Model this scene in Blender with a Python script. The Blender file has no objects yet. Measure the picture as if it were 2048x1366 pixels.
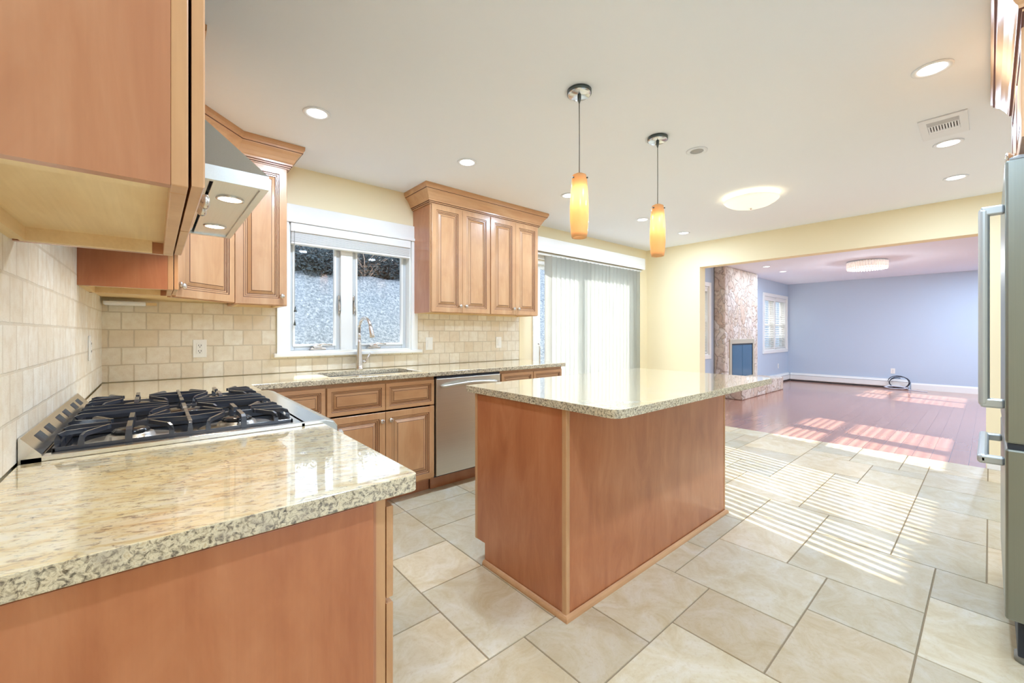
import bpy, bmesh, math, random
import numpy as np
from mathutils import Vector, Matrix
R = math.radians
rnd = random.Random(7)
S = bpy.context.scene
COL = S.collection

# ------------------------------------------------------------------ camera
CAM = (0.2405, -3.375, 1.2056)
YAW = 0.8577
cd = bpy.data.cameras.new('camera'); cam = bpy.data.objects.new('camera', cd); COL.objects.link(cam)
cam.location = CAM
cam.rotation_euler = (R(90), 0, YAW - R(90))
cd.sensor_width = 36; cd.lens = 825.97 / 2048 * 36
cd.shift_y = -17.1 / 2048
cd.clip_start = 0.02; cd.clip_end = 200
S.camera = cam

# ------------------------------------------------------------------ world, sun, exposure
w = bpy.data.worlds.new('sky'); S.world = w; w.use_nodes = True
nt = w.node_tree; nt.nodes.clear()
out = nt.nodes.new('ShaderNodeOutputWorld'); bg = nt.nodes.new('ShaderNodeBackground')
tc = nt.nodes.new('ShaderNodeTexCoord'); sx = nt.nodes.new('ShaderNodeSeparateXYZ')
cr = nt.nodes.new('ShaderNodeValToRGB')
cr.color_ramp.elements[0].position = 0.0; cr.color_ramp.elements[0].color = (0.80, 0.90, 1.0, 1)
cr.color_ramp.elements[1].position = 0.8; cr.color_ramp.elements[1].color = (0.60, 0.77, 1.0, 1)
nt.links.new(tc.outputs['Generated'], sx.inputs[0]); nt.links.new(sx.outputs['Z'], cr.inputs[0])
nt.links.new(cr.outputs[0], bg.inputs[0]); bg.inputs[1].default_value = 1.35
nt.links.new(bg.outputs[0], out.inputs[0])
sd = bpy.data.lights.new('sun', 'SUN'); so = bpy.data.objects.new('sun', sd); COL.objects.link(so)
sd.energy = 13.0; sd.angle = R(0.6); sd.color = (1.0, 0.98, 0.95)
SUNV = Vector((0.246, 1.0, 0.615)).normalized()
so.rotation_euler = SUNV.to_track_quat('Z', 'Y').to_euler()
so.location = (6, 12, 9)
VS = S.view_settings
VS.view_transform = 'Standard'; VS.look = 'None'; VS.gamma = 1.0; VS.use_curve_mapping = False
VS.exposure = 0.69
LAMP_W = 8.5          # each recessed lamp
S.cycles.max_bounces = 12; S.cycles.diffuse_bounces = 6; S.cycles.glossy_bounces = 4
S.cycles.transparent_max_bounces = 16; S.cycles.sample_clamp_indirect = 6.0
S.cycles.caustics_reflective = False; S.cycles.caustics_refractive = False

# ------------------------------------------------------------------ materials
def srgb(r, g, b):
    f = lambda c: (c / 255 / 12.92) if c / 255 <= 0.04045 else ((c / 255 + 0.055) / 1.055) ** 2.4
    return (f(r), f(g), f(b), 1)
class NT:
    def __init__(s, name):
        s.m = bpy.data.materials.new(name); s.m.use_nodes = True
        s.t = s.m.node_tree; s.p = s.t.nodes['Principled BSDF']
        s.o = s.t.nodes['Material Output']; s._obj = None
    def n(s, typ, **kw):
        x = s.t.nodes.new('ShaderNode' + typ)
        for k, v in kw.items():
            if hasattr(x, k) and k not in ('Scale',): setattr(x, k, v)
            else: x.inputs[k].default_value = v
        return x
    def l(s, a, b): s.t.links.new(a, b)
    def obj(s):
        if s._obj is None: s._obj = s.n('TexCoord').outputs['Object']
        return s._obj
    def world(s): return s.n('NewGeometry').outputs['Position']
    def mapped(s, src, scale=(1, 1, 1), rot=(0, 0, 0)):
        m = s.n('Mapping'); s.l(src, m.inputs['Vector']); m.inputs['Scale'].default_value = scale; m.inputs['Rotation'].default_value = rot
        return m.outputs[0]
    def noise(s, vec, scale, detail=4, rough=.55, dist=0):
        x = s.n('TexNoise'); s.l(vec, x.inputs['Vector']); x.inputs['Scale'].default_value = scale
        x.inputs['Detail'].default_value = detail; x.inputs['Roughness'].default_value = rough; x.inputs['Distortion'].default_value = dist
        return x.outputs['Fac']
    def ramp(s, fac, stops):
        x = s.n('ValToRGB'); s.l(fac, x.inputs[0]); e = x.color_ramp.elements
        e[0].position, e[0].color = stops[0]; e[1].position, e[1].color = stops[-1]
        for p, c in stops[1:-1]:
            k = e.new(p); k.color = c
        return x.outputs[0]
    def mix(s, fac, a, b, mode='MIX'):
        x = s.n('Mix'); x.data_type = 'RGBA'; x.blend_type = mode
        for sock, v in ((x.inputs[0], fac), (x.inputs[6], a), (x.inputs[7], b)):
            if hasattr(v, 'is_linked') or hasattr(v, 'node'): s.l(v, sock)
            else: sock.default_value = v
        return x.outputs[2]
    def bump(s, h, strength, dist=.002):
        b = s.n('Bump'); s.l(h, b.inputs['Height']); b.inputs['Strength'].default_value = strength; b.inputs['Distance'].default_value = dist
        s.l(b.outputs[0], s.p.inputs['Normal']); return b
    def base(s, c):
        if hasattr(c, 'node'): s.l(c, s.p.inputs['Base Color'])
        else: s.p.inputs['Base Color'].default_value = c
    def set(s, **kw):
        for k, v in kw.items(): s.p.inputs[k.replace('_', ' ')].default_value = v
        return s
M = {}
def plain(name, col, rough=.5, metal=0, noise=.04, scale=30, **kw):
    k = NT(name); k.set(Roughness=rough, Metallic=metal)
    dark = tuple(c * (1 - noise) for c in col[:3]) + (1,)
    k.base(k.mix(k.noise(k.obj(), scale), dark, col))
    k.set(**kw); M[name] = k.m; return k
def wood(name, c1, c2, c3, rough=.35, coat=.3, axis=2):
    k = NT(name); sc = [9, 9, 9]; sc[axis] = 2.6
    v = k.mapped(k.obj(), tuple(sc))
    a = k.ramp(k.noise(v, 1.0, 5, .6, .6), [(.32, c1), (.52, c2), (.72, c3)])
    sc2 = [140, 140, 140]; sc2[axis] = 5
    f = k.noise(k.mapped(k.obj(), tuple(sc2)), 1, 2)
    g = k.ramp(f, [(.3, (.95, .94, .93, 1)), (.7, (1, 1, 1, 1))])
    k.base(k.mix(1.0, a, g, 'MULTIPLY')); k.set(Roughness=rough, Coat_Weight=coat, Coat_Roughness=.18)
    M[name] = k.m; return k
wood('maple', srgb(194, 144, 100), srgb(205, 157, 112), srgb(213, 168, 124))
wood('maple_drawer', srgb(194, 144, 100), srgb(205, 157, 112), srgb(213, 168, 124), axis=0)
wood('veneer_red', srgb(174, 104, 66), srgb(188, 119, 78), srgb(199, 133, 92), rough=.3, coat=.35)
wood('veneer', srgb(176, 116, 82), srgb(188, 129, 93), srgb(198, 143, 107), rough=.3, coat=.35)
plain('glaze', srgb(98, 54, 34), .5)
wood('raw_ply', srgb(226, 196, 148), srgb(232, 206, 160), srgb(238, 214, 172), rough=.7, coat=0, axis=0)
plain('dark_gap', srgb(46, 26, 20), .8)
plain('ceiling_white', srgb(240, 245, 255), .9, noise=.01)
plain('cream_paint', srgb(244, 230, 194), .75, noise=.015, scale=4)
plain('blue_paint', srgb(190, 203, 218), .75, noise=.015, scale=4)
plain('white_trim', srgb(240, 239, 234), .4, noise=.01)
plain('white_plastic', srgb(242, 240, 234), .35, noise=.01)
plain('slot_dark', srgb(60, 58, 56), .6)
plain('nickel', srgb(215, 208, 200), .25, 1.0)
plain('chrome', srgb(215, 218, 222), .16, 1.0)
plain('pewter', srgb(96, 104, 104), .3, .9)
plain('cord_grey', srgb(120, 118, 114), .6)
plain('cast_iron', srgb(50, 54, 66), .3, 0, noise=.15, Coat_Weight=.8, Coat_Roughness=.2)
plain('porcelain_black', srgb(40, 40, 44), .12)
plain('pan_steel', srgb(150, 152, 158), .16, 1.0)
plain('burner_alu', srgb(190, 186, 180), .3, 1.0)
plain('fridge_grey', srgb(150, 152, 150), .45, .3)
plain('hole_black', srgb(22, 22, 34), .5)
plain('gasket', srgb(40, 46, 56), .5)
plain('handle_grey', srgb(196, 202, 202), .35, .6)
plain('firebox_glass', srgb(52, 96, 128), .12, 0)
plain('firebox_frame', srgb(24, 30, 34), .4)
plain('brass_trim', srgb(206, 196, 172), .4, .4)
plain('fixture_white', srgb(234, 239, 248), .5, noise=.01)
plain('speaker_mesh', srgb(186, 188, 190), .8, noise=.2, scale=400)
plain('cable_black', srgb(46, 48, 60), .5)
plain('cable_white', srgb(214, 216, 226), .5)
plain('wire_tail', srgb(214, 214, 210), .6)
plain('gloss_white_sink', srgb(206, 206, 204), .3, .8)
plain('earth_ground', srgb(150, 150, 140), .9, noise=.3, scale=6)
plain('bark', srgb(92, 78, 72), .9, noise=.4, scale=40)
plain('twig_pale', srgb(196, 180, 172), .9, noise=.3, scale=40)
plain('evergreen_leaf', srgb(92, 106, 112), .8, noise=.4, scale=20)
plain('eave_white', srgb(235, 235, 235), .8)
# brushed steel
def steel(name, col, axis, rough=.32):
    k = NT(name); sc = [300, 300, 300]; sc[axis] = 3
    f = k.noise(k.mapped(k.obj(), tuple(sc)), 1, 2)
    k.base(k.mix(f, tuple(c * .88 for c in col[:3]) + (1,), col)); k.set(Metallic=1.0, Roughness=rough)
    k.bump(f, .05, .0005); M[name] = k.m
steel('steel_brushed', srgb(222, 220, 212), 0)
steel('steel_hood', srgb(232, 236, 236), 1, .3)
steel('steel_fridge', srgb(152, 156, 148), 2, .38)
steel('steel_range', srgb(228, 226, 220), 1, .22)
# granite
def granite(name):
    k = NT(name); P = k.world()
    v = k.mapped(P, (1, 1, 1), (0, 0, R(18)))
    streak = k.noise(k.mapped(v, (9, 26, 26)), 1.0, 5, .62, 1.2)
    warm = k.ramp(streak, [(.26, srgb(206, 164, 108)), (.40, srgb(230, 206, 156)), (.54, srgb(243, 230, 194)), (.75, srgb(238, 230, 210))])
    big = k.noise(v, 3.2, 3, .5, .4)
    warm = k.mix(k.ramp(big, [(.4, (0, 0, 0, 1)), (.72, (.55, .55, .55, 1))]), warm, srgb(232, 206, 146))
    fl = k.noise(k.mapped(v, (38, 92, 60)), 1.0, 4, .7, 1.0)
    fleck = k.ramp(fl, [(.53, (0, 0, 0, 1)), (.64, (1, 1, 1, 1))])
    c = k.mix(k.mix(.7, (0, 0, 0, 1), fleck), warm, srgb(128, 98, 78))
    gl = k.noise(P, 70, 3, .6)
    c = k.mix(k.ramp(gl, [(.6, (0, 0, 0, 1)), (.68, (.65, .65, .65, 1))]), c, srgb(128, 126, 122))
    # the sawn edge shows rounder dark crystals than the polished top
    e1 = k.noise(P, 120, 3, .7, .6); e2 = k.noise(P, 26, 3, .6)
    ed = k.ramp(e1, [(.34, srgb(40, 36, 38)), (.41, srgb(122, 112, 102)), (.48, srgb(186, 172, 146)), (.58, srgb(226, 216, 190)), (.7, srgb(196, 174, 138))])
    ed = k.mix(k.ramp(e2, [(.5, (0, 0, 0, 1)), (.7, (.5, .5, .5, 1))]), ed, srgb(150, 140, 132))
    edn = k.mix(.15, ed, c)
    geo = k.n('NewGeometry'); sep = k.n('SeparateXYZ'); k.l(geo.outputs['True Normal'], sep.inputs[0])
    up = k.n('Math', operation='GREATER_THAN'); k.l(sep.outputs['Z'], up.inputs[0]); up.inputs[1].default_value = .6
    k.base(k.mix(up.outputs[0], edn, c)); k.l(up.outputs[0], k.p.inputs['Coat Weight']); k.set(Roughness=.15, Specular_IOR_Level=.6, Coat_Roughness=.015, Coat_IOR=2.1)
    M[name] = k.m
granite('granite')
# tumbled travertine backsplash; ax = axes used for brick u,v
def splash(name, ax, shift, ca, cb, cm):
    k = NT(name); s = k.n('SeparateXYZ'); k.l(k.world(), s.inputs[0])
    c = k.n('CombineXYZ'); k.l(s.outputs[ax], c.inputs[0]); k.l(s.outputs['Z'], c.inputs[1])
    mp = k.n('Mapping'); k.l(c.outputs[0], mp.inputs[0]); mp.inputs['Location'].default_value = (shift, -.914, 0)
    wob = k.n('TexNoise'); k.l(mp.outputs[0], wob.inputs['Vector']); wob.inputs['Scale'].default_value = 22
    add = k.n('MixRGB'); add.blend_type = 'ADD'; add.inputs[0].default_value = .006
    k.l(mp.outputs[0], add.inputs[1]); k.l(wob.outputs['Color'], add.inputs[2])
    b = k.n('TexBrick'); k.l(add.outputs[0], b.inputs['Vector']); b.offset = .5; b.offset_frequency = 2
    for n_, v_ in (('Scale', 1), ('Mortar Size', .0042), ('Mortar Smooth', .35), ('Bias', 0), ('Brick Width', .111), ('Row Height', .1045)): b.inputs[n_].default_value = v_
    b.inputs['Color1'].default_value = ca; b.inputs['Color2'].default_value = cb
    b.inputs['Mortar'].default_value = cm
    pit = k.noise(k.world(), 160, 4, .7); blot = k.noise(k.world(), 24, 4, .6)
    c1 = k.mix(k.ramp(blot, [(.4, (0, 0, 0, 1)), (.75, (.5, .5, .5, 1))]), b.outputs['Color'], srgb(212, 192, 162))
    c1 = k.mix(k.ramp(pit, [(.64, (0, 0, 0, 1)), (.74, (.6, .6, .6, 1))]), c1, srgb(188, 164, 130))
    k.base(c1); k.set(Roughness=.55)
    hh = k.n('Math', operation='MULTIPLY_ADD'); k.l(b.outputs['Fac'], hh.inputs[0]); hh.inputs[1].default_value = -1.0; k.l(pit, hh.inputs[2])
    k.bump(hh.outputs[0], .5, .003); M[name] = k.m
splash('travertine_window', 'X', .018, srgb(240, 233, 217), srgb(226, 210, 184), srgb(208, 196, 174)); splash('travertine_side_lit', 'Y', .02, srgb(244, 241, 232), srgb(234, 226, 210), srgb(222, 214, 198))  # side wall tiles paler: their window-lit brightness is put into the colour
# floor tile with a tint stored per tile
def floortile():
    k = NT('floor_travertine'); a = k.n('VertexColor'); a.layer_name = 'tint'
    P = k.world(); n1 = k.noise(P, 6, 6, .68, 1.2); n2 = k.noise(P, 48, 5, .72)
    c = k.ramp(n1, [(.34, srgb(210, 191, 154)), (.5, srgb(221, 207, 178)), (.66, srgb(229, 219, 200))])
    c = k.mix(k.ramp(n2, [(.52, (0, 0, 0, 1)), (.72, (.6, .6, .6, 1))]), c, srgb(204, 182, 144))
    k.base(k.mix(1.0, c, a.outputs['Color'], 'MULTIPLY')); k.set(Roughness=.34, Specular_IOR_Level=.4)
    k.bump(n2, .12, .001); M['floor_travertine'] = k.m
floortile()
plain('grout', srgb(150, 132, 106), .9)
def floorwood():
    k = NT('cherry_floor'); P = k.world()
    b = k.n('TexBrick'); k.l(P, b.inputs['Vector']); b.offset = .37; b.offset_frequency = 3
    for n_, v_ in (('Scale', 1), ('Mortar Size', .0016), ('Mortar Smooth', .1), ('Bias', 0), ('Brick Width', 1.3), ('Row Height', .125)): b.inputs[n_].default_value = v_
    b.inputs['Color1'].default_value = srgb(188, 138, 118); b.inputs['Color2'].default_value = srgb(178, 126, 106); b.inputs['Mortar'].default_value = srgb(96, 52, 40)
    g = k.noise(k.mapped(P, (2, 40, 40)), 1, 4)
    k.base(k.mix(k.ramp(g, [(.35, (.25, .25, .25, 1)), (.7, (0, 0, 0, 1))]), b.outputs['Color'], srgb(160, 116, 100)))
    k.set(Roughness=.22, Coat_Weight=.5, Coat_Roughness=.12); M['cherry_floor'] = k.m
floorwood()
def stone():
    k = NT('ledge_stone'); P = k.world()
    wv = k.n('TexNoise'); k.l(P, wv.inputs['Vector']); wv.inputs['Scale'].default_value = 4.5; wv.inputs['Detail'].default_value = 3
    ad = k.n('MixRGB'); ad.blend_type = 'ADD'; ad.inputs[0].default_value = .42; k.l(k.mapped(P, (1, 1, .72)), ad.inputs[1]); k.l(wv.outputs['Color'], ad.inputs[2])
    v1 = k.n('TexVoronoi'); v1.feature = 'DISTANCE_TO_EDGE'; k.l(ad.outputs[0], v1.inputs['Vector']); v1.inputs['Scale'].default_value = 5.6
    v2 = k.n('TexVoronoi'); k.l(ad.outputs[0], v2.inputs['Vector']); v2.inputs['Scale'].default_value = 5.6
    s = k.n('SeparateColor'); k.l(v2.outputs['Color'], s.inputs[0])
    c = k.ramp(s.outputs[0], [(.0, srgb(218, 202, 184)), (.35, srgb(230, 220, 206)), (.6, srgb(212, 188, 168)), (.8, srgb(234, 228, 220)), (1, srgb(206, 186, 170))])
    n = k.noise(P, 14, 5, .65)
    c = k.mix(k.ramp(n, [(.4, (0, 0, 0, 1)), (.75, (.6, .6, .6, 1))]), c, srgb(178, 148, 128))
    gap = k.ramp(v1.outputs['Distance'], [(.0, (.8, .8, .8, 1)), (.03, (0, 0, 0, 1))])
    k.base(k.mix(gap, c, srgb(150, 130, 112))); k.set(Roughness=.8)
    h = k.n('Math', operation='MINIMUM'); k.l(v1.outputs['Distance'], h.inputs[0]); h.inputs[1].default_value = .12
    h2 = k.n('Math', operation='MULTIPLY_ADD'); k.l(n, h2.inputs[0]); h2.inputs[1].default_value = .08; k.l(h.outputs[0], h2.inputs[2])
    k.bump(h2.outputs[0], .9, .12); M['ledge_stone'] = k.m
stone()
def bankmat():  # overexposed brightness and sparkle put into the bank's colour
    k = NT('bright_bank'); P = k.world(); n = k.noise(k.mapped(P, (30, 30, 30)), 1, 5, .8)
    n3 = k.noise(P, 2.2, 4, .6)
    c = k.ramp(n, [(.34, srgb(112, 122, 132)), (.5, srgb(164, 173, 181)), (.64, srgb(218, 222, 226))])
    k.base(k.mix(k.ramp(n3, [(.5, (0, 0, 0, 1)), (.75, (.35, .35, .35, 1))]), c, srgb(150, 160, 172))); k.set(Roughness=.9); k.bump(n, .6, .02); M['bright_bank'] = k.m
bankmat()
def glassmat(name, tint=(1, 1, 1, 1), refl=.06):
    m = bpy.data.materials.new(name); m.use_nodes = True; t = m.node_tree; t.nodes.clear()
    o = t.nodes.new('ShaderNodeOutputMaterial'); a = t.nodes.new('ShaderNodeBsdfTransparent'); a.inputs[0].default_value = tint
    g = t.nodes.new('ShaderNodeBsdfGlossy'); g.inputs['Roughness'].default_value = .02
    lw = t.nodes.new('ShaderNodeLayerWeight'); lw.inputs[0].default_value = .5; pw = t.nodes.new('ShaderNodeMath'); pw.operation = 'POWER'; t.links.new(lw.outputs['Facing'], pw.inputs[0]); pw.inputs[1].default_value = 5
    f = t.nodes.new('ShaderNodeMath'); f.operation = 'MULTIPLY_ADD'; t.links.new(pw.outputs[0], f.inputs[0]); f.inputs[1].default_value = .7; f.inputs[2].default_value = .025
    x = t.nodes.new('ShaderNodeMixShader'); t.links.new(f.outputs[0], x.inputs[0]); t.links.new(a.outputs[0], x.inputs[1]); t.links.new(g.outputs[0], x.inputs[2])
    t.links.new(x.outputs[0], o.inputs[0]); M[name] = m
glassmat('window_glass')
def translucent(name, col, fac):
    m = bpy.data.materials.new(name); m.use_nodes = True; t = m.node_tree; p = t.nodes['Principled BSDF']
    p.inputs['Base Color'].default_value = col; p.inputs['Roughness'].default_value = .6
    tr = t.nodes.new('ShaderNodeBsdfTranslucent'); tr.inputs[0].default_value = col
    x = t.nodes.new('ShaderNodeMixShader'); x.inputs[0].default_value = fac
    t.links.new(p.outputs[0], x.inputs[1]); t.links.new(tr.outputs[0], x.inputs[2]); t.links.new(x.outputs[0], t.nodes['Material Output'].inputs[0]); M[name] = m
translucent('vane_vinyl', srgb(240, 242, 238), .11)
translucent('blind_slat', srgb(240, 240, 236), .2)
def emit(name, col, strength):
    m = bpy.data.materials.new(name); m.use_nodes = True; p = m.node_tree.nodes['Principled BSDF']
    p.inputs['Base Color'].default_value = col; p.inputs['Emission Color'].default_value = col; p.inputs['Emission Strength'].default_value = strength; M[name] = m
emit('lamp_disc', (1, .97, .93, 1), 4.0)
emit('hood_lamp', (1, .9, .72, 1), 3.0)
emit('dome_glass', (1, .95, .82, 1), .32)
emit('crystal_glow', (1, .90, .82, 1), .22)
# amber pendant glass: light-passing glass around a bulb
def amber():
    m = bpy.data.materials.new('amber_glass'); m.use_nodes = True; t = m.node_tree; p = t.nodes['Principled BSDF']
    c = srgb(220, 184, 136)
    p.inputs['Base Color'].default_value = c; p.inputs['Roughness'].default_value = .12
    tr = t.nodes.new('ShaderNodeBsdfTranslucent'); tr.inputs[0].default_value = srgb(250, 226, 190)
    x = t.nodes.new('ShaderNodeMixShader'); x.inputs[0].default_value = .6
    t.links.new(p.outputs[0], x.inputs[1]); t.links.new(tr.outputs[0], x.inputs[2]); t.links.new(x.outputs[0], t.nodes['Material Output'].inputs[0]); M['amber_glass'] = m
amber()
emit('bulb_white', (1, .85, .62, 1), 14.0)

# ------------------------------------------------------------------ mesh helpers
ORG = {}
class MB:
    def __init__(s): s.bm = bmesh.new(); s.tint = []
    def face(s, pts, mi=0):
        f = s.bm.faces.new([s.bm.verts.new(p) for p in pts]); f.material_index = mi; return f
    def box(s, x0, x1, y0, y1, z0, z1, bev=0, mi=0, seg=2):
        b = bmesh.new(); bmesh.ops.create_cube(b, size=1)
        for v in b.verts: v.co = Vector(((x0 + x1) / 2 + v.co.x * (x1 - x0), (y0 + y1) / 2 + v.co.y * (y1 - y0), (z0 + z1) / 2 + v.co.z * (z1 - z0)))
        if bev: bmesh.ops.bevel(b, geom=b.edges[:], offset=bev, segments=seg, profile=.5, affect='EDGES', clamp_overlap=True)
        s.merge(b, mi); return s
    def merge(s, b, mi=0, mat=None):
        if mat is not None: b.transform(mat)
        mp = {v: s.bm.verts.new(v.co) for v in b.verts}
        for f in b.faces:
            try:
                g = s.bm.faces.new([mp[v] for v in f.verts]); g.material_index = f.material_index if mi is None else mi; g.smooth = f.smooth
            except ValueError: pass
        b.free()
    def prism(s, poly, z0, z1, bev=0, mi=0, seg=2, axis='z'):
        b = bmesh.new(); n = len(poly)
        def P(p, z): return {'z': (p[0], p[1], z), 'y': (p[0], z, p[1]), 'x': (z, p[0], p[1])}[axis]
        lo = [b.verts.new(P(p, z0)) for p in poly]; hi = [b.verts.new(P(p, z1)) for p in poly]
        b.faces.new(lo[::-1]); b.faces.new(hi)
        for i in range(n): b.faces.new((lo[i], lo[(i + 1) % n], hi[(i + 1) % n], hi[i]))
        bmesh.ops.recalc_face_normals(b, faces=b.faces[:])
        if bev: bmesh.ops.bevel(b, geom=[e for e in b.edges if any(f in (b.faces[0], b.faces[1]) for f in e.link_faces)] if False else b.edges[:], offset=bev, segments=seg, profile=.5, affect='EDGES', clamp_overlap=True)
        s.merge(b, mi); return s
    def lathe(s, prof, c=(0, 0, 0), axis='z', n=24, mi=0, smooth=True):
        b = bmesh.new(); rings = []
        for r, h in prof:
            ring = []
            for i in range(n):
                a = 2 * math.pi * i / n; u, v = r * math.cos(a), r * math.sin(a)
                p = {'z': (u, v, h), 'y': (u, h, v), 'x': (h, u, v)}[axis]
                ring.append(b.verts.new(Vector(p) + Vector(c)))
            rings.append(ring)
        for k in range(len(rings) - 1):
            for i in range(n):
                f = b.faces.new((rings[k][i], rings[k][(i + 1) % n], rings[k + 1][(i + 1) % n], rings[k + 1][i])); f.smooth = smooth
        if prof[0][0] > 1e-6: b.faces.new(rings[0])
        if prof[-1][0] > 1e-6: b.faces.new(rings[-1])
        bmesh.ops.remove_doubles(b, verts=b.verts[:], dist=1e-6)
        bmesh.ops.recalc_face_normals(b, faces=b.faces[:]); s.merge(b, mi); return s
    def tube(s, pts, r, n=10, mi=0, cap=True, sec=None, smooth=True):
        """sweep a round section (radius r or list of radii), or a rectangular one sec=(w,h)"""
        b = bmesh.new(); pts = [Vector(p) for p in pts]; rings = []
        for i, p in enumerate(pts):
            d = (pts[min(i + 1, len(pts) - 1)] - pts[max(i - 1, 0)]).normalized()
            up = Vector((0, 0, 1)) if abs(d.z) < .95 else Vector((1, 0, 0))
            if sec and i and abs(d.z) >= .95: up = prev_up
            u = d.cross(up).normalized(); v = u.cross(d).normalized(); prev_up = v
            if sec: ring = [b.verts.new(p + u * a * sec[0] / 2 + v * c * sec[1] / 2) for a, c in ((-1, -1), (1, -1), (1, 1), (-1, 1))]
            else:
                rr = r[i] if isinstance(r, (list, tuple)) else r
                ring = [b.verts.new(p + (u * math.cos(2 * math.pi * k / n) + v * math.sin(2 * math.pi * k / n)) * rr) for k in range(n)]
            rings.append(ring)
        m = len(rings[0])
        for k in range(len(rings) - 1):
            for i in range(m):
                f = b.faces.new((rings[k][i], rings[k][(i + 1) % m], rings[k + 1][(i + 1) % m], rings[k + 1][i])); f.smooth = smooth and not sec
        if cap: b.faces.new(rings[0]); b.faces.new(rings[-1])
        bmesh.ops.recalc_face_normals(b, faces=b.faces[:]); s.merge(b, mi); return s
    def sweep(s, path, prof, mi=0, glaze=()):
        """mitred sweep of a profile [(out,z)] along a 2D path; out is to the right of travel"""
        b = bmesh.new(); P = [Vector(p) for p in path]; rings = []
        for i, p in enumerate(P):
            ds = []
            if i: ds.append((P[i] - P[i - 1]).normalized())
            if i < len(P) - 1: ds.append((P[i + 1] - P[i]).normalized())
            ns = [Vector((d.y, -d.x)) for d in ds]
            nn = sum(ns, Vector((0, 0))).normalized(); k = 1 / max(.2, nn.dot(ns[0]))
            rings.append([b.verts.new((p.x + nn.x * k * o, p.y + nn.y * k * o, z)) for o, z in prof])
        m = len(prof)
        for k in range(len(rings) - 1):
            for i in range(m): b.faces.new((rings[k][i], rings[k][(i + 1) % m], rings[k + 1][(i + 1) % m], rings[k + 1][i])).material_index = 1 if i in glaze else 0
        b.faces.new(rings[0]); b.faces.new(rings[-1])
        bmesh.ops.recalc_face_normals(b, faces=b.faces[:]); s.merge(b, None); return s
    def cells(s, A, B, keep, c0, c1, plane='xy', mi=0):
        """solid slab made of grid cells; plane 'xy' (thickness z), 'xz' (thickness y), 'yz' (thickness x)"""
        b = bmesh.new()
        def P(a, bb, c): return {'xy': (a, bb, c), 'xz': (a, c, bb), 'yz': (c, a, bb)}[plane]
        na, nb = len(A) - 1, len(B) - 1
        K = [[keep((A[i] + A[i + 1]) / 2, (B[j] + B[j + 1]) / 2) for j in range(nb)] for i in range(na)]
        def q(*p): b.faces.new([b.verts.new(x) for x in p])
        for i in range(na):
            for j in range(nb):
                if not K[i][j]: continue
                a0, a1, b0, b1 = A[i], A[i + 1], B[j], B[j + 1]
                for c in (c0, c1): q(P(a0, b0, c), P(a1, b0, c), P(a1, b1, c), P(a0, b1, c))
                if i == 0 or not K[i - 1][j]: q(P(a0, b0, c0), P(a0, b1, c0), P(a0, b1, c1), P(a0, b0, c1))
                if i == na - 1 or not K[i + 1][j]: q(P(a1, b0, c0), P(a1, b1, c0), P(a1, b1, c1), P(a1, b0, c1))
                if j == 0 or not K[i][j - 1]: q(P(a0, b0, c0), P(a1, b0, c0), P(a1, b0, c1), P(a0, b0, c1))
                if j == nb - 1 or not K[i][j + 1]: q(P(a0, b1, c0), P(a1, b1, c0), P(a1, b1, c1), P(a0, b1, c1))
        bmesh.ops.remove_doubles(b, verts=b.verts[:], dist=1e-5)
        bmesh.ops.recalc_face_normals(b, faces=b.faces[:]); s.merge(b, mi); return s
    def panel(s, x0, x1, z0, z1, rings, yb=-.0035, front=-.0185, m=None, mi=0):
        """a raised-panel front: outer box from y=yb to y=front, then concentric rings (offset, depth, material)"""
        b = bmesh.new()
        def rect(o, y): return [b.verts.new(p) for p in ((x0 + o, y, z0 + o), (x1 - o, y, z0 + o), (x1 - o, y, z1 - o), (x0 + o, y, z1 - o))]
        back = rect(0, yb); prev = rect(0, front + .002)
        b.faces.new(back)
        for i in range(4): b.faces.new((back[i], back[(i + 1) % 4], prev[(i + 1) % 4], prev[i]))
        cur = rect(.002, front)
        for i in range(4): b.faces.new((prev[i], prev[(i + 1) % 4], cur[(i + 1) % 4], cur[i]))
        prev = cur
        for o, dy, mm in rings:
            cur = rect(o, front - dy)
            for i in range(4): b.faces.new((prev[i], prev[(i + 1) % 4], cur[(i + 1) % 4], cur[i])).material_index = mm
            prev = cur
        b.faces.new(prev)
        bmesh.ops.recalc_face_normals(b, faces=b.faces[:])
        mp = {v: s.bm.verts.new(v.co) for v in b.verts}
        for f in b.faces:
            g = s.bm.faces.new([mp[v] for v in f.verts]); g.material_index = f.material_index
        b.free(); return s
    def build(s, name, mat, parent=None, world=True, bevel=0, smooth=False):
        me = bpy.data.meshes.new(name)
        off = ORG.get(parent, Vector((0, 0, 0))) if (parent and world) else Vector((0, 0, 0))
        if off.length: bmesh.ops.translate(s.bm, verts=s.bm.verts[:], vec=-off)
        s.bm.normal_update(); s.bm.to_mesh(me); s.bm.free()
        mats = mat if isinstance(mat, (list, tuple)) else [mat]
        for k in mats: me.materials.append(M[k])
        o = bpy.data.objects.new(name, me); COL.objects.link(o)
        if parent: o.parent = parent
        ORG[o] = ORG.get(parent, Vector((0, 0, 0))).copy() if parent else Vector((0, 0, 0))
        if bevel:
            d = o.modifiers.new('edge', 'BEVEL'); d.width = bevel; d.segments = 3; d.limit_method = 'ANGLE'; d.angle_limit = R(40)
        if smooth:
            for p in me.polygons: p.use_smooth = True
        return o
def tag(o, label, cat, group=None):
    o['label'] = label; o['category'] = cat
    if group: o['group'] = group
    return o
def thing(name, label, cat, loc=(0, 0, 0), rz=0, group=None):
    o = bpy.data.objects.new(name, None); COL.objects.link(o); o.location = loc; o.rotation_euler = (0, 0, rz)
    o.empty_display_size = .05; ORG[o] = Vector(loc); return tag(o, label, cat, group)
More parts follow.
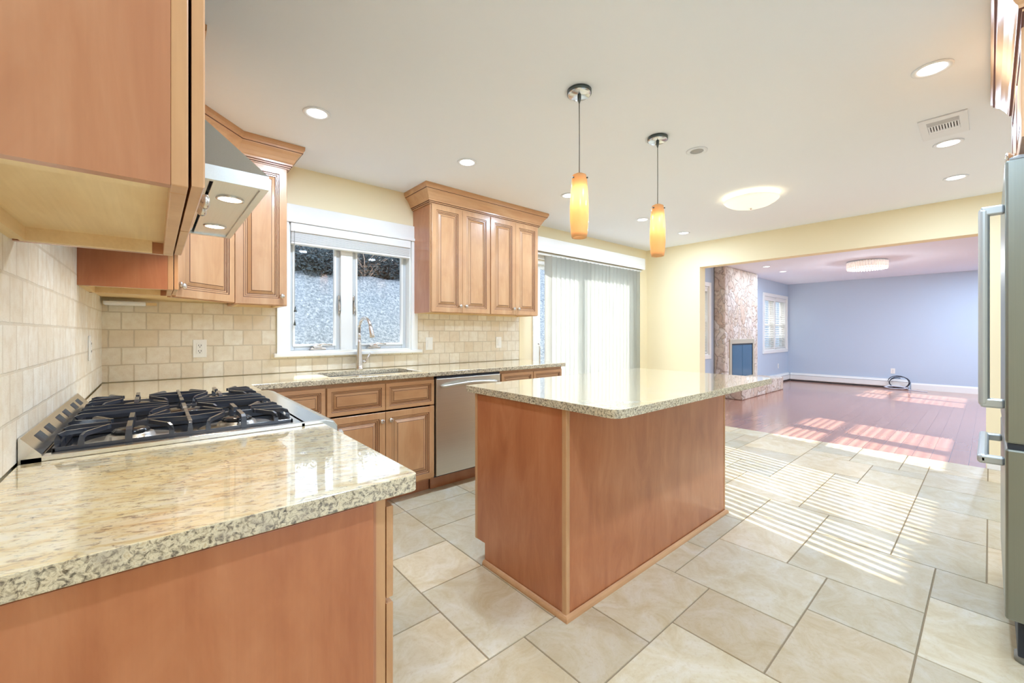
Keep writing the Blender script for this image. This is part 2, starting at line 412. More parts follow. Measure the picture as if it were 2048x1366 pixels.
def struct(o): o['kind'] = 'structure'; return o
def settle(o):
    """move a mesh's origin to the bottom centre of its own shape"""
    me = o.data; co = np.array([v.co for v in me.vertices]); lo, hi = co.min(0), co.max(0)
    c = Vector(((lo[0] + hi[0]) / 2, (lo[1] + hi[1]) / 2, lo[2])); me.transform(Matrix.Translation(-c)); o.location = o.location + c; return o
def copy_tree(o, parent=None):
    c = o.copy(); COL.objects.link(c)
    if parent: c.parent = parent
    for ch in list(o.children): copy_tree(ch, c)
    return c
def lamp(name, typ, loc, energy, color=(1, .96, .9), rot=(0, 0, 0), **kw):
    d = bpy.data.lights.new(name, typ); d.energy = energy; d.color = color
    for k, v in kw.items(): setattr(d, k, v)
    o = bpy.data.objects.new(name, d); COL.objects.link(o); o.location = loc; o.rotation_euler = rot; return o
def roundpoly(pts, rad, n=6):
    """round the corners of a polygon; rad is one radius per corner"""
    res = []; m = len(pts)
    for i in range(m):
        p, a, b = Vector(pts[i]), Vector(pts[i - 1]), Vector(pts[(i + 1) % m]); r = rad[i]
        if r <= 0: res.append(tuple(p)); continue
        da, db = (a - p).normalized(), (b - p).normalized()
        p0, p1 = p + da * r, p + db * r
        for k in range(n + 1):
            t = k / n; res.append(tuple(p0 * (1 - t) ** 2 + p * 2 * t * (1 - t) + p1 * t * t))
    return res

H = 2.44; XO = 5.84; XB = 12.48; YR = -4.6
# ================================================================== SETTING
# kitchen tile floor: one mesh of laid tiles over grout
def tile_floor():
    UX, UY, X0, Y0 = .1745, .1715, 1.174, -.794
    i0, i1, j0, j1 = -7, 27, -5, 23
    occ = {}; tiles = []
    def fits(a, b, w_, h_): return all((a + i, b + j) not in occ and i0 <= a + i < i1 and j0 <= b + j < j1 for i in range(w_) for j in range(h_))
    def put(a, b, w_, h_):
        if not fits(a, b, w_, h_): return False
        for i in range(w_):
            for j in range(h_): occ[(a + i, b + j)] = 1
        tiles.append((a, b, w_, h_)); return True
    seed = [(0, 3, 2, 2), (0, 5, 2, 3), (1, 8, 2, 2), (3, 8, 3, 2), (6, 9, 3, 3), (4, 10, 2, 2), (7, 12, 2, 2), (9, 11, 3, 3), (-3, 6, 3, 2), (-3, 3, 3, 3),
            (-1, 0, 3, 3), (2, 2, 3, 3), (2, 0, 3, 2), (1, 10, 3, 3), (4, 12, 3, 2), (7, 14, 3, 3), (10, 14, 2, 2), (12, 11, 2, 2), (12, 13, 3, 2), (14, 10, 3, 3),
            (9, 9, 3, 2), (12, 9, 2, 2), (6, 7, 2, 2), (8, 7, 3, 2), (-2, 8, 3, 3), (4, 14, 3, 3), (12, 15, 3, 3), (15, 13, 3, 2), (15, 15, 3, 2), (17, 10, 2, 3), (17, 8, 3, 2), (18, 13, 3, 3),
            (20, 8, 3, 3), (19, 11, 3, 2), (21, 13, 3, 3), (14, 7, 3, 3), (22, 5, 3, 3), (24, 8, 2, 2), (19, 5, 3, 3), (25, 5, 2, 3)]
    for q in seed: put(*q)
    kinds = [(3, 3), (3, 2), (2, 3), (2, 2), (3, 2), (3, 3)]
    for b in range(j0, j1):
        for a in range(i0, i1):
            if (a, b) in occ: continue
            ks = kinds[:]; rnd.shuffle(ks)
            for k in ks + [(2, 1), (1, 2), (1, 1)]:
                if put(a, b, *k): break
    mb = MB(); bm = mb.bm; lay = bm.loops.layers.color.new('tint'); g = .0022
    for a, b, w_, h_ in tiles:
        xa, xb = X0 + a * UX + g, X0 + (a + w_) * UX - g; ya, yb = Y0 - (b + h_) * UY + g, Y0 - b * UY - g
        xa, xb, ya, yb = max(xa, 0), min(xb, XO), max(ya, YR), min(yb, 0)
        if xb - xa < .01 or yb - ya < .01: continue
        t = rnd.uniform(.93, 1.05); w2 = rnd.uniform(-.02, .02); c = (min(1, .94 * t + w2), .94 * t, .93 * t - w2, 1); e = .0015
        lo = [(xa, ya, -.004), (xb, ya, -.004), (xb, yb, -.004), (xa, yb, -.004)]
        hi = [(xa + e, ya + e, 0), (xb - e, ya + e, 0), (xb - e, yb - e, 0), (xa + e, yb - e, 0)]
        L = [bm.verts.new(p) for p in lo]; U = [bm.verts.new(p) for p in hi]
        fs = [bm.faces.new(U)] + [bm.faces.new((L[i], L[(i + 1) % 4], U[(i + 1) % 4], U[i])) for i in range(4)]
        for f in fs:
            for lp in f.loops: lp[lay] = c
    f = mb.face([(0, YR, -.003), (XO, YR, -.003), (XO, 0, -.003), (0, 0, -.003)], 1)
    mb.box(-.15, XO, YR, .15, -.12, -.006, mi=1)
    return struct(mb.build('floor', ['floor_travertine', 'grout']))
tile_floor()
struct(MB().box(XO, XB + .15, -5.6, .15, -.12, 0).build('floor', 'cherry_floor'))
struct(MB().box(-.15, XB + .15, -5.6, .15, H, H + .12).build('ceiling', 'ceiling_white'))
# openings
KW = (.985, 1.965, 1.06, 2.03)                      # kitchen window x0,x1,z0,z1
SDR = (3.52, 5.42, 0.0, 2.05)                       # sliding door
LW = [(6.10, 7.93, .80, 2.05), (10.76, 12.36, .80, 2.05)]   # living windows
def inside(x, z, r): return r[0] < x < r[1] and r[2] < z < r[3]
A = [-.15, KW[0], KW[1], SDR[0], SDR[1], XO + .16]; B = [-.12, 0, KW[2], KW[3], SDR[3], H]
struct(MB().cells(A, sorted(B), lambda x, z: not (inside(x, z, KW) or inside(x, z, SDR)), 0, .15, 'xz').build('wall_window', 'cream_paint'))
A = [XO + .16, LW[0][0], LW[0][1], LW[1][0], LW[1][1], XB + .15]; B = [-.12, .80, 2.05, H]
struct(MB().cells(A, B, lambda x, z: not any(inside(x, z, r) for r in LW), 0, .15, 'xz').build('wall_living_window', 'blue_paint'))
struct(MB().box(-.15, 0, YR, 0, -.12, H).build('wall_left', 'cream_paint'))
# dividing wall with its wide cased opening
struct(MB().cells([-5.6, -3.355, -.80, 0], [0, 2.10, H], lambda y, z: not (-3.355 < y < -.80 and z < 2.10), XO, XO + .16, 'yz').build('wall_divider', 'cream_paint'))
struct(MB().box(XB, XB + .15, -5.6, 0, -.12, H).build('wall_far', 'blue_paint'))
# rear walls, wide openings made up to let fill daylight in
struct(MB().cells([-.15, .5, 5.6, XO + .16], [-.12, 2.3, H], lambda x, z: not (.5 < x < 5.6 and z < 2.3), YR - .15, YR, 'xz').build('wall_rear', 'cream_paint'))
struct(MB().cells([XO + .16, 6.6, 11.9, XB + .15], [-.12, .3, 2.2, H], lambda x, z: not (6.6 < x < 11.9 and .3 < z < 2.2), -5.75, -5.6, 'xz').build('wall_living_rear', 'blue_paint'))
# travertine backsplash
A = [0, .90, 2.02, 3.26]; B = [.918, 1.03, 1.40]
struct(MB().cells(A, B, lambda x, z: not (.90 < x < 2.02 and z > 1.03), -.009, 0, 'xz').build('wall_backsplash', 'travertine_window'))
A = [-3.2, -1.985, -1.03, -.009]; B = [.918, 1.41, 1.75]
struct(MB().cells(A, B, lambda y, z: z < 1.41 or -1.985 < y < -1.03, 0, .009, 'yz').build('wall_backsplash', 'travertine_side_lit'))
struct(MB().box(3.255, 3.268, -.012, 0, .918, 1.39, .002).build('trim_1', 'cream_paint'))
# baseboards
def bboard(name, path, h=.13):
    return struct(MB().sweep(path, [(0, 0), (.014, 0), (.014, h - .03), (.008, h - .012), (.006, h), (0, h)]).build(name, 'white_trim'))
bboard('baseboard_far', [(XB, -2.28), (XB, -5.6)][::1], .14)
bboard('baseboard_divider', [(XO, -4.58), (XO, -3.355)][::-1], .10) if False else None
struct(MB().box(XO - .014, XO, -4.58, -3.36, 0, .10, .003).build('baseboard_divider', 'white_trim'))
struct(MB().box(5.5, XO, -.014, 0, 0, .10, .003).build('baseboard_window', 'white_trim'))

# ---- kitchen window (casing, sill, two casement sashes, panes, cranks)
def framerect(mb, x0, x1, z0, z1, wdt, y0, y1, bev=.003):
    mb.box(x0, x0 + wdt, y0, y1, z0, z1, bev); mb.box(x1 - wdt, x1, y0, y1, z0, z1, bev)
    mb.box(x0 + wdt, x1 - wdt, y0, y1, z0, z0 + wdt, bev); mb.box(x0 + wdt, x1 - wdt, y0, y1, z1 - wdt, z1, bev)
    return mb
plain('sash_grey', srgb(206, 208, 208), .5, noise=.02)
win = MB()
win.box(.905, KW[0], -.022, .0, 1.05, 2.05, .003); win.box(KW[1], 2.025, -.022, 0, 1.05, 2.05, .003)
win.box(.905, 2.025, -.022, 0, 2.03, 2.155, .003); win.box(.915, 2.015, -.034, -.02, 2.02, 2.045, .004)
# jamb liner
win.box(KW[0], KW[0] + .012, 0, .15, KW[2], KW[3]); win.box(KW[1] - .012, KW[1], 0, .15, KW[2], KW[3])
win.box(KW[0], KW[1], 0, .15, KW[3] - .012, KW[3]); win.box(KW[0], KW[1], .01, .15, KW[2] - .02, KW[2] + .012)
win.box(1.375, 1.47, .045, .12, KW[2], KW[3], .003)
win = struct(win.build('window_1', 'white_trim')); tag(win, 'white framed casement window above the sink', 'window')
MB().box(.88, 2.055, -.055, .012, 1.03, 1.058, .006).build('window_sill', 'white_trim', win)
for i, (a, b) in enumerate(((KW[0] + .012, 1.375), (1.47, KW[1] - .012))):
    sh = framerect(MB(), a, b, KW[2] + .012, KW[3] - .012, .042, .07, .11, .004).build('window_sash', 'sash_grey', win)
    framerect(MB(), a + .030, b - .030, KW[2] + .042, KW[3] - .042, .016, .062, .088, .002).build('glazing_bead', 'white_trim', sh)
    MB().box(a + .04, b - .04, .088, .092, KW[2] + .05, KW[3] - .05).build('window_pane', 'window_glass', sh)
    cx_ = a + .20 if i == 0 else a + .17
    ck = MB(); ck.box(cx_ - .055, cx_ + .055, .012, .066, KW[2] + .012, KW[2] + .030, .006); ck.box(cx_ - .035, cx_ + .03, .008, .05, KW[2] + .028, KW[2] + .048, .008)
    ck.tube([(cx_ - .01, .02, KW[2] + .045), (cx_ + .03, .008, KW[2] + .058), (cx_ + .10, .012, KW[2] + .052)], .006, 8); ck.build('window_crank', 'nickel', win)
    lx = 1.363 if i == 0 else 1.482
    lk = MB(); lk.box(lx - .006, lx + .006, .052, .066, 1.36, 1.51, .004); lk.tube([(lx, .05, 1.47), (lx, .035, 1.42), (lx, .038, 1.385)], .006, 8); lk.build('sash_lock', 'nickel', win)
# blind drawn up at the head of the window
bl = thing('window_blind', 'white horizontal blind drawn up at the head of the sink window', 'window blind', (1.475, .01, 1.865))
MB().box(.995, 1.955, -.026, .04, 1.955, 2.018, .004).build('headrail', 'white_trim', bl)
mb = MB()
for i in range(9): mb.box(1.0, 1.95, -.014, .036, 1.8835 + i * .0079, 1.8909 + i * .0079, .002)
mb.build('slat_stack', 'blind_slat', bl)
MB().box(1.0, 1.95, -.014, .036, 1.865, 1.882, .004).build('bottom_rail', 'white_trim', bl)
MB().tube([(1.018, -.03, 1.96), (1.018, -.031, 1.6), (1.018, -.03, 1.42)], .0016, 6).build('cord', 'cord_grey', bl)
cd_ = MB(); cd_.tube([(1.018, -.03, 1.42), (1.018, -.03, 1.28)], .0014, 6); cd_.lathe([(.002, 1.40), (.011, 1.365), (.011, 1.36), (0, 1.36)], (1.024, -.032, 0), n=12); cd_.lathe([(.002, 1.30), (.009, 1.262), (0, 1.26)], (1.02, -.03, 0), n=12); cd_.build('tassel', 'pewter', bl)

# ---- sliding glass door
dr = MB(); framerect(dr, SDR[0], SDR[1], .02, SDR[3], .05, .02, .13); dr.box(SDR[0], SDR[1], .0, .15, 0, .025)
dr.box(SDR[0] - .06, SDR[0], -.016, 0, 0, 2.11, .003); dr.box(SDR[1], SDR[1] + .06, -.016, 0, 0, 2.11, .003); dr.box(SDR[0], SDR[1], -.016, 0, 2.05, 2.11, .003)
dr = struct(dr.build('door_1', 'white_trim')); tag(dr, 'white sliding patio door behind the vertical blinds', 'door')
for a, b, y in ((3.57, 4.33, .085), (4.24, 5.37, .045)):
    pn = framerect(MB(), a, b, .04, 2.04, .085, y - .018, y + .018, .004).build('door_panel', 'white_trim', dr)
    MB().box(a + .07, b - .07, y - .003, y + .003, .12, 1.955).build('door_glass', 'window_glass', pn)
MB().tube([(3.61, .055, .86), (3.61, .03, .88), (3.61, .03, 1.06), (3.61, .055, 1.08)], .008, 8).build('door_handle', 'nickel', dr)

# ---- vertical blinds with valance
vb = thing('vertical_blinds', 'pale vertical blinds under a white valance at the patio door', 'vertical blinds', (4.55, -.07, 0))
va = MB(); va.box(3.30, 5.595, -.125, -.110, 2.115, 2.275, .003); va.box(5.58, 5.595, -.11, 0, 2.115, 2.275, .003); va.box(3.30, 3.315, -.11, 0, 2.115, 2.275, .003); va.box(3.30, 5.595, -.11, 0, 2.258, 2.275, .002)
va.box(3.30, 5.597, -.128, -.124, 2.180, 2.186, 0)
va.build('valance', 'white_trim', vb)
MB().box(3.42, 5.56, -.085, -.045, 2.085, 2.115, .004).build('headrail', 'white_trim', vb)
th = R(-60)
def vane(x, th):
    b = bmesh.new(); n = 6; W = .089; rows = []
    for z in (.03, 2.09):
        row = []
        for i in range(n + 1):
            t = i / n - .5; bow = .007 * (1 - 4 * t * t)
            u = t * W; row.append(b.verts.new((x + u * math.cos(th) - bow * math.sin(th), -.065 + u * math.sin(th) + bow * math.cos(th), z)))
        rows.append(row)
    for i in range(n): b.faces.new((rows[0][i], rows[0][i + 1], rows[1][i + 1], rows[1][i])).smooth = True
    bmesh.ops.solidify(b, geom=b.faces[:], thickness=.0012)
    mb = MB(); mb.merge(b); return mb
nv = 24
for i in range(nv):
    x = 3.655 + i * (5.47 - 3.655) / (nv - 1)
    vane(x, th + R(rnd.uniform(-2, 2))).build('vane', 'vane_vinyl', vb)

# ---- living room windows with blinds
def living_window(n, r, split, gap, label):
    x0, x1, z0, z1 = r
    mb = MB(); framerect(mb, x0 - .07, x1 + .07, z0 - .07, z1 + .08, .075, -.022, 0)
    framerect(mb, x0, x1, z0, z1, .03, .0, .15, 0)
    mb.box(split - gap / 2, split + gap / 2, 0, .13, z0, z1, .003)
    o = struct(mb.build('window_%d' % n, 'white_trim')); tag(o, label, 'window')
    for a, b in ((x0 + .03, split - gap / 2), (split + gap / 2, x1 - .03)):
        mid = (z0 + z1) / 2 - .02
        sa = MB(); framerect(sa, a, b, z0 + .03, mid + .02, .04, .075, .10, .002); framerect(sa, a, b, mid - .02, z1 - .03, .04, .105, .13, .002)
        sa = sa.build('window_sash', 'white_trim', o)
        MB().box(a + .03, b - .03, .085, .089, z0 + .06, mid).build('window_pane', 'window_glass', sa)
        MB().box(a + .03, b - .03, .115, .119, mid, z1 - .06).build('window_pane', 'window_glass', sa)
    return o
living_window(2, LW[0], 7.0, .16, 'white window beside the stone chimney, partly hidden by the doorway edge')
living_window(3, LW[1], 11.54, .05, 'white double window between the chimney and the blue wall')
def slat_blind(x0, x1, z0, z1, label):
    o = thing('slat_blind', label, 'window blind', ((x0 + x1) / 2, .03, z0), group='slatted blinds in the living room windows')
    MB().box(x0, x1, .005, .055, z1 - .055, z1, .003).build('headrail', 'white_trim', o)
    sl = MB(); n = int((z1 - .07 - z0) / .052)
    for i in range(n):
        z = z1 - .085 - i * .052; a = R(14); c, s_ = math.cos(a) * .023, math.sin(a) * .023
        sl.face([(x0, .03 - c, z - s_), (x1, .03 - c, z - s_), (x1, .03 + c, z + s_), (x0, .03 + c, z + s_)])
    bmesh.ops.solidify(sl.bm, geom=sl.bm.faces[:], thickness=.0025)
    sl.build('slats', 'blind_slat', o)
    MB().box(x0, x1, .012, .048, z0, z0 + .018, .003).build('bottom_rail', 'white_trim', o)
    lt = MB()
    for f in (.12, .5, .88): lt.tube([(x0 + (x1 - x0) * f, .006, z0 + .01), (x0 + (x1 - x0) * f, .006, z1 - .05)], .002, 4)
    lt.build('ladder_cord', 'white_trim', o); return o
for k, (r, sp, g, ls) in enumerate(((LW[0], 7.0, .16, ('slatted blind deep in the window behind the doorway edge', 'slatted blind close to the chimney in the window by the doorway')),
                                    (LW[1], 11.54, .05, ('slatted blind in the half of the double window near the chimney', 'slatted blind in the half of the double window near the blue wall')))):
    slat_blind(r[0] + .035, sp - g / 2 - .005, r[2] + .04, r[3] - .03, ls[0])
    slat_blind(sp + g / 2 + .005, r[1] - .035, r[2] + .04, r[3] - .03, ls[1])

# ================================================================== CABINETS
DOOR = [(.043, 0, 0), (.0465, -.004, 1), (.054, -.0045, 0), (.0572, -.009, 1), (.064, -.009, 0), (.0675, -.012, 1), (.086, -.003, 0), (.0892, -.0015, 1), (.091, -.0015, 0)]
DRAW = [(.026, 0, 0), (.029, -.004, 1), (.034, -.0045, 0), (.037, -.009, 1), (.041, -.009, 0), (.044, -.012, 1), (.058, -.003, 0), (.0606, -.0015, 1), (.062, -.0015, 0)]
def knob_mb(x, z, y=-.0185):
    mb = MB(); mb.lathe([(.0075, y), (.0065, y - .006), (.006, y - .012), (.012, y - .016), (.0155, y - .021), (.0145, y - .026), (.009, y - .029), (0, y - .030)], (x, 0, z), 'y', 16); return mb
def door(root, x0, x1, z0, z1, knob=None, name='door', mats=('maple', 'glaze')):
    sc = DOOR if name == 'door' else DRAW
    d = MB().panel(x0, x1, z0, z1, sc).build(name, list(mats), root, world=False)
    if knob: knob_mb(*knob).build('knob', 'nickel', d, world=False)
    return d
def upper(name, label, w_, d_, z0, z1, loc, rz, doors, group=None, sides=('veneer', 'veneer')):
    """wall cabinet: local x along the front, front frame at y=0, wall at y=d"""
    o = thing(name, label, 'cabinet', (loc[0], loc[1], z0), rz, group); h = z1 - z0; t = .018
    MB().box(0, t, .019, d_, 0, h).build('side_panel', sides[0], o, False)
    MB().box(w_ - t, w_, .019, d_, 0, h).build('side_panel', sides[1], o, False)
    b = MB(); b.box(t, w_ - t, .019, d_, .028, .040); b.box(t, w_ - t, .019, d_, h - .018, h); b.box(t, w_ - t, d_ - .008, d_, .03, h)
    b.build('carcass', 'raw_ply', o, False)
    r_ = MB(); r_.box(t, t + .022, .04, d_ - .02, 0, .028); r_.box(w_ - t - .022, w_ - t, .04, d_ - .02, 0, .028); r_.box(t + .022, w_ - t - .022, d_ - .03, d_ - .002, 0, .028)
    r_.build('mounting_rail', 'raw_ply', o, False)
    f = MB(); f.box(0, .04, 0, .019, 0, h, .0015); f.box(w_ - .04, w_, 0, .019, 0, h, .0015); f.box(.04, w_ - .04, 0, .019, 0, .038, .0015); f.box(.04, w_ - .04, 0, .019, h - .05, h, .0015)
    f.build('face_frame', 'maple', o, False)
    for x0, x1, k in doors: door(o, x0, x1, .004, h - .0, (x1 - .03 if k > 0 else x0 + .03, .062) if k else None)
    return o
ZD = 2.292   # top of the wall cabinet doors
CROWN = [(.0005, 2.2935), (.012, 2.2935), (.012, 2.300), (.019, 2.303), (.019, 2.311), (.027, 2.314), (.028, 2.325), (.034, 2.332), (.042, 2.350), (.056, 2.374), (.072, 2.390), (.074, 2.396), (.080, 2.398), (.081, 2.410), (.088, 2.416), (.089, 2.4395), (.0005, 2.4395)]
CROWN_GLAZE = {2, 4, 11}
# near cabinet beside the camera
yN0, yN1, xN = -2.655, -1.985, .2755
nc = upper('wall_cabinet', 'tall maple wall cabinet over the granite next to the hood, seen from its end', yN1 - yN0, xN, 1.405, 2.292, (xN, yN0), R(90), [(.002, .333, 1), (.337, .668, -1)])
MB().box(-.001, .004, -.019, .005, .30, .36, .001).build('hinge', 'nickel', nc, False)
# beyond the hood
upper('wall_cabinet', 'maple wall cabinet with a red stained side just past the hood', .42, .302, 1.395, 2.292, (.302, -1.03), R(90), [(.012, .412, 1)], sides=('veneer_red', 'veneer'))
# diagonal corner cabinet: five-sided body
dc = thing('corner_wall_cabinet', 'diagonal maple corner wall cabinet with a single raised door', 'cabinet', (.302, -.61, 1.39), R(45))
fw = math.hypot(.61 - .302, -.302 + .61)
pl = [(0, .019), (fw, .019), (fw + .2178, .2178), (fw / 2, .2178 + .2178 + fw / 2), (-.2178, .2178)]
b = MB(); b.prism(pl, .02, ZD - 1.39); b.build('carcass', 'raw_ply', dc, False)
f = MB(); f.box(0, .03, 0, .019, 0, ZD - 1.39); f.box(fw - .03, fw, 0, .019, 0, ZD - 1.39); f.box(.03, fw - .03, 0, .019, 0, .035); f.box(.03, fw - .03, 0, .019, ZD - 1.43, ZD - 1.39); f.build('face_frame', 'maple', dc, False)
door(dc, .012, fw - .012, .004, ZD - 1.392, (.04, .062))
upper('wall_cabinet', 'narrow maple wall cabinet between the diagonal corner and the sink window', .297, .302, 1.385, 2.292, (.612, -.302), 0, [(.004, .291, 1)])
for i, (x0, lab) in enumerate(((1.99, 'double door maple wall cabinet directly beside the sink window'), (2.617, 'double door maple wall cabinet closest to the patio door blinds'))):
    wd = .627 if i == 0 else .625
    upper('wall_cabinet', lab, wd, .302, 1.38, 2.292, (x0, -.302), 0, [(.006, wd / 2 - .001, 1), (wd / 2 + .001, wd - .004, -1)], group='double door wall cabinets right of the window' if False else None)
cr_ = MB().sweep([(1.99, 0), (1.99, -.302), (3.242, -.302), (3.242, 0)], CROWN, glaze=CROWN_GLAZE)
c1 = cr_.build('crown_molding', ['maple_drawer', 'glaze']); tag(c1, 'maple crown molding over the double door cabinets by the patio door', 'crown molding')
c2 = MB().sweep([(.310, -1.325), (.310, -.615), (.617, -.308), (.909, -.308), (.909, 0)], CROWN, glaze=CROWN_GLAZE).build('crown_molding', ['maple_drawer', 'glaze']); tag(c2, 'angled maple crown molding turning the corner beside the hood', 'crown molding')
c3 = MB().sweep([(0, yN0), (xN, yN0), (xN, yN1), (0, yN1)], CROWN, glaze=CROWN_GLAZE).build('crown_molding', ['maple_drawer', 'glaze']); tag(c3, 'end of maple crown molding peeking out behind the tall cabinet beside the hood', 'crown molding')

# ---- base cabinets
def base(name, label, w_, d_, loc, rz, fronts, open_top=False, ends=('veneer', 'veneer')):
    o = thing(name, label, 'cabinet', (loc[0], loc[1], 0), rz); h = .876
    b = MB()
    if open_top: b.box(0, .018, .019, d_, .105, h - .002); b.box(w_ - .018, w_, .019, d_, .105, h - .002); b.box(.018, w_ - .018, .019, d_, .105, .123); b.box(.018, w_ - .018, d_ - .01, d_, .123, h - .002)
    else: b.box(0, w_, .019, d_, .105, h - .002)
    b.build('carcass', ends[0], o, False)
    MB().box(0, w_, .075, .09, 0, .105).build('toe_kick', 'veneer', o, False)
    f = MB(); f.box(0, .03, 0, .019, .105, h); f.box(w_ - .03, w_, 0, .019, .105, h); f.box(.03, w_ - .03, 0, .019, h - .035, h); f.box(.03, w_ - .03, 0, .019, .105, .135)
    f.build('face_frame', 'maple', o, False)
    for kind, x0, x1, z0, z1, k in fronts:
        door(o, x0, x1, z0, z1, k, kind, ('maple_drawer', 'glaze') if kind == 'drawer' else ('maple', 'glaze'))
    return o
FB = -.612   # face of the window-side base frames
base('base_cabinet', 'corner base cabinet behind the range with one raised drawer front', .745, .60, (.315, FB), 0, [('drawer', .36, .741, .675, .855, (.55, .765)), ('door', .36, .741, .118, .656, (.71, .598))])
base('sink_base_cabinet', 'sink base cabinet with two false drawers over two raised panel doors', .782, .60, (1.062, FB), 0,
     [('drawer', .004, .390, .668, .853, None), ('drawer', .394, .776, .668, .853, None), ('door', .004, .390, .118, .656, (.360, .598)), ('door', .394, .776, .118, .656, (.424, .598))], True)
base('base_cabinet', 'end base cabinet between the dishwasher and the patio door', .786, .60, (2.484, FB), 0,
     [('drawer', .012, .388, .668, .853, (.2, .76)), ('drawer', .394, .776, .668, .853, (.585, .76)), ('door', .012, .388, .118, .656, (.36, .598)), ('door', .394, .776, .118, .656, (.424, .598))])
base('base_cabinet', 'small base cabinet under the counter between the range and the corner', .395, .60, (.612, -1.05), R(90), [('drawer', .006, .389, .668, .853, (.19, .76)), ('door', .006, .389, .118, .656, (.35, .598))])
# near base cabinet
nb = base('base_cabinet', 'base cabinet under the granite end beside the range, seen from its plain side', .60, .575, (.592, -2.578), R(90),
          [('drawer', .002, .596, .668, .853, (.3, .76)), ('door', .002, .297, .118, .656, (.26, .598)), ('door', .301, .596, .118, .656, (.33, .598))])
MB().box(-.006, .0, .026, .575, 0, .872, .0015).build('side_panel', 'veneer_red', nb, False)

# ---- island
IX0, IX1, IY0, IY1 = 1.547, 3.125, -2.212, -1.562
isl = thing('kitchen_island', 'reddish maple kitchen island base standing in the middle of the tile floor', 'kitchen island', ((IX0 + IX1) / 2, (IY0 + IY1) / 2, 0))
MB().box(IX0 + .018, IX1 - .004, IY0 + .006, IY1 - .03, .105, .884).build('carcass', 'veneer_red', isl)
MB().prism([(IY0 + .02, 0), (IY1 - .085, 0), (IY1 - .085, .105), (IY1 - .019, .105), (IY1 - .019, .884), (IY0 + .02, .884)], IX0, IX0 + .018, .0015, axis='x').build('end_panel', 'veneer_red', isl)
MB().box(IX0 + .02, IX1, IY0, IY0 + .006, 0, .884, .001).build('back_panel', 'veneer_red', isl)
MB().box(IX0 - .004, IX0 + .02, IY0 - .004, IY0 + .022, 0, .884, .004).build('corner_post', 'maple', isl)
MB().box(IX1 - .002, IX1 + .012, IY0 - .003, IY0 + .02, 0, .884, .003).build('corner_post', 'maple', isl)
qr = [(0, 0), (.016, 0), (.0155, .007), (.013, .014), (.008, .020), (0, .023)]
MB().sweep([(IX0 - .002, IY1 - .085), (IX0 - .002, IY0 - .004), (IX1 + .012, IY0 - .004), (IX1 + .012, IY1 - .085)][::-1], [(-o, z) for o, z in qr]).build('quarter_round', 'maple_drawer', isl)
ff = MB(); ff.box(IX0 - .001, IX0 + .04, IY1 - .019, IY1, .105, .884, .001); ff.box(IX1 - .04, IX1, IY1 - .019, IY1, .105, .884); ff.box(IX0 + .04, IX1 - .04, IY1 - .019, IY1, .85, .884); ff.box(IX0 + .04, IX1 - .04, IY1 - .019, IY1, .105, .14)
ff.build('face_frame', 'maple', isl)
MB().box(IX0 + .02, IX1, IY1 - .09, IY1 - .075, 0, .105).build('toe_kick', 'veneer', isl)
for i in range(3):   # doors and drawers on the working side, facing the sink
    wq = (IX1 - IX0 - .04) / 3; x0 = IX0 + .02 + i * wq
    for nm, z0, z1 in (('drawer', .668, .855), ('door', .118, .656)):
        q = MB().panel(-wq / 2 + .004, wq / 2 - .004, z0, z1, DOOR if nm == 'door' else DRAW)
        q.bm.transform(Matrix.Translation((x0 + wq / 2, IY1, 0)) @ Matrix.Rotation(math.pi, 4, 'Z'))
        bmesh.ops.recalc_face_normals(q.bm, faces=q.bm.faces[:])
        q = q.build(nm, ['maple', 'glaze'], isl)
        kb = knob_mb(0, .76 if nm == 'drawer' else .60); kb.bm.transform(Matrix.Translation((x0 + wq / 2 - (0 if nm == 'drawer' else .2), IY1, 0)) @ Matrix.Rotation(math.pi, 4, 'Z')); kb.build('knob', 'nickel', q)
# ---- countertops
ip = roundpoly([(1.532, -1.49), (1.532, -2.475), (3.235, -2.475), (3.235, -1.49)], [.015, .055, .05, .03], 10)
tag(settle(MB().prism(ip, .884, .918, .006, seg=3).build('countertop', 'granite')), 'granite island countertop with rounded corners', 'countertop')
npoly = roundpoly([(.011, -2.60), (.655, -2.60), (.655, -1.972), (.011, -1.972)], [0, .018, 0, 0], 6)
tag(settle(MB().prism(npoly, .879, .914, .006, seg=3).build('countertop', 'granite')), 'yellow granite countertop end on the near side of the range', 'countertop')
SK = (1.12, 1.78, -.535, -.15)
A = [.011, .655, SK[0], SK[1], 3.29]; B = [-1.052, -.655, SK[2], SK[3], -.0105]
o = MB().cells(A, B, lambda x, y: (y > -.655 and not (SK[0] < x < SK[1] and SK[2] < y < SK[3])) or (x < .655 and y < -.655), .879, .914).build('countertop', 'granite', bevel=.005)
tag(settle(o), 'long granite countertop running round the corner under the sink window', 'countertop')
# sink
sk = thing('sink', 'steel undermount sink bowl below the sink window', 'sink', ((SK[0] + SK[1]) / 2, (SK[2] + SK[3]) / 2, .70))
b = MB(); b.cells([SK[0] - .015, SK[0] + .004, SK[1] - .004, SK[1] + .015], [SK[2] - .015, SK[2] + .004, SK[3] - .004, SK[3] + .015], lambda x, y: not (SK[0] + .004 < x < SK[1] - .004 and SK[2] + .004 < y < SK[3] - .004), .70, .8785)
b.box(SK[0], SK[1], SK[2], SK[3], .695, .703); b.build('bowl', 'gloss_white_sink', sk)
MB().lathe([(.045, .7035), (.045, .706), (.03, .7055), (0, .705)], (1.45, -.30, 0)).build('drain', 'chrome', sk)
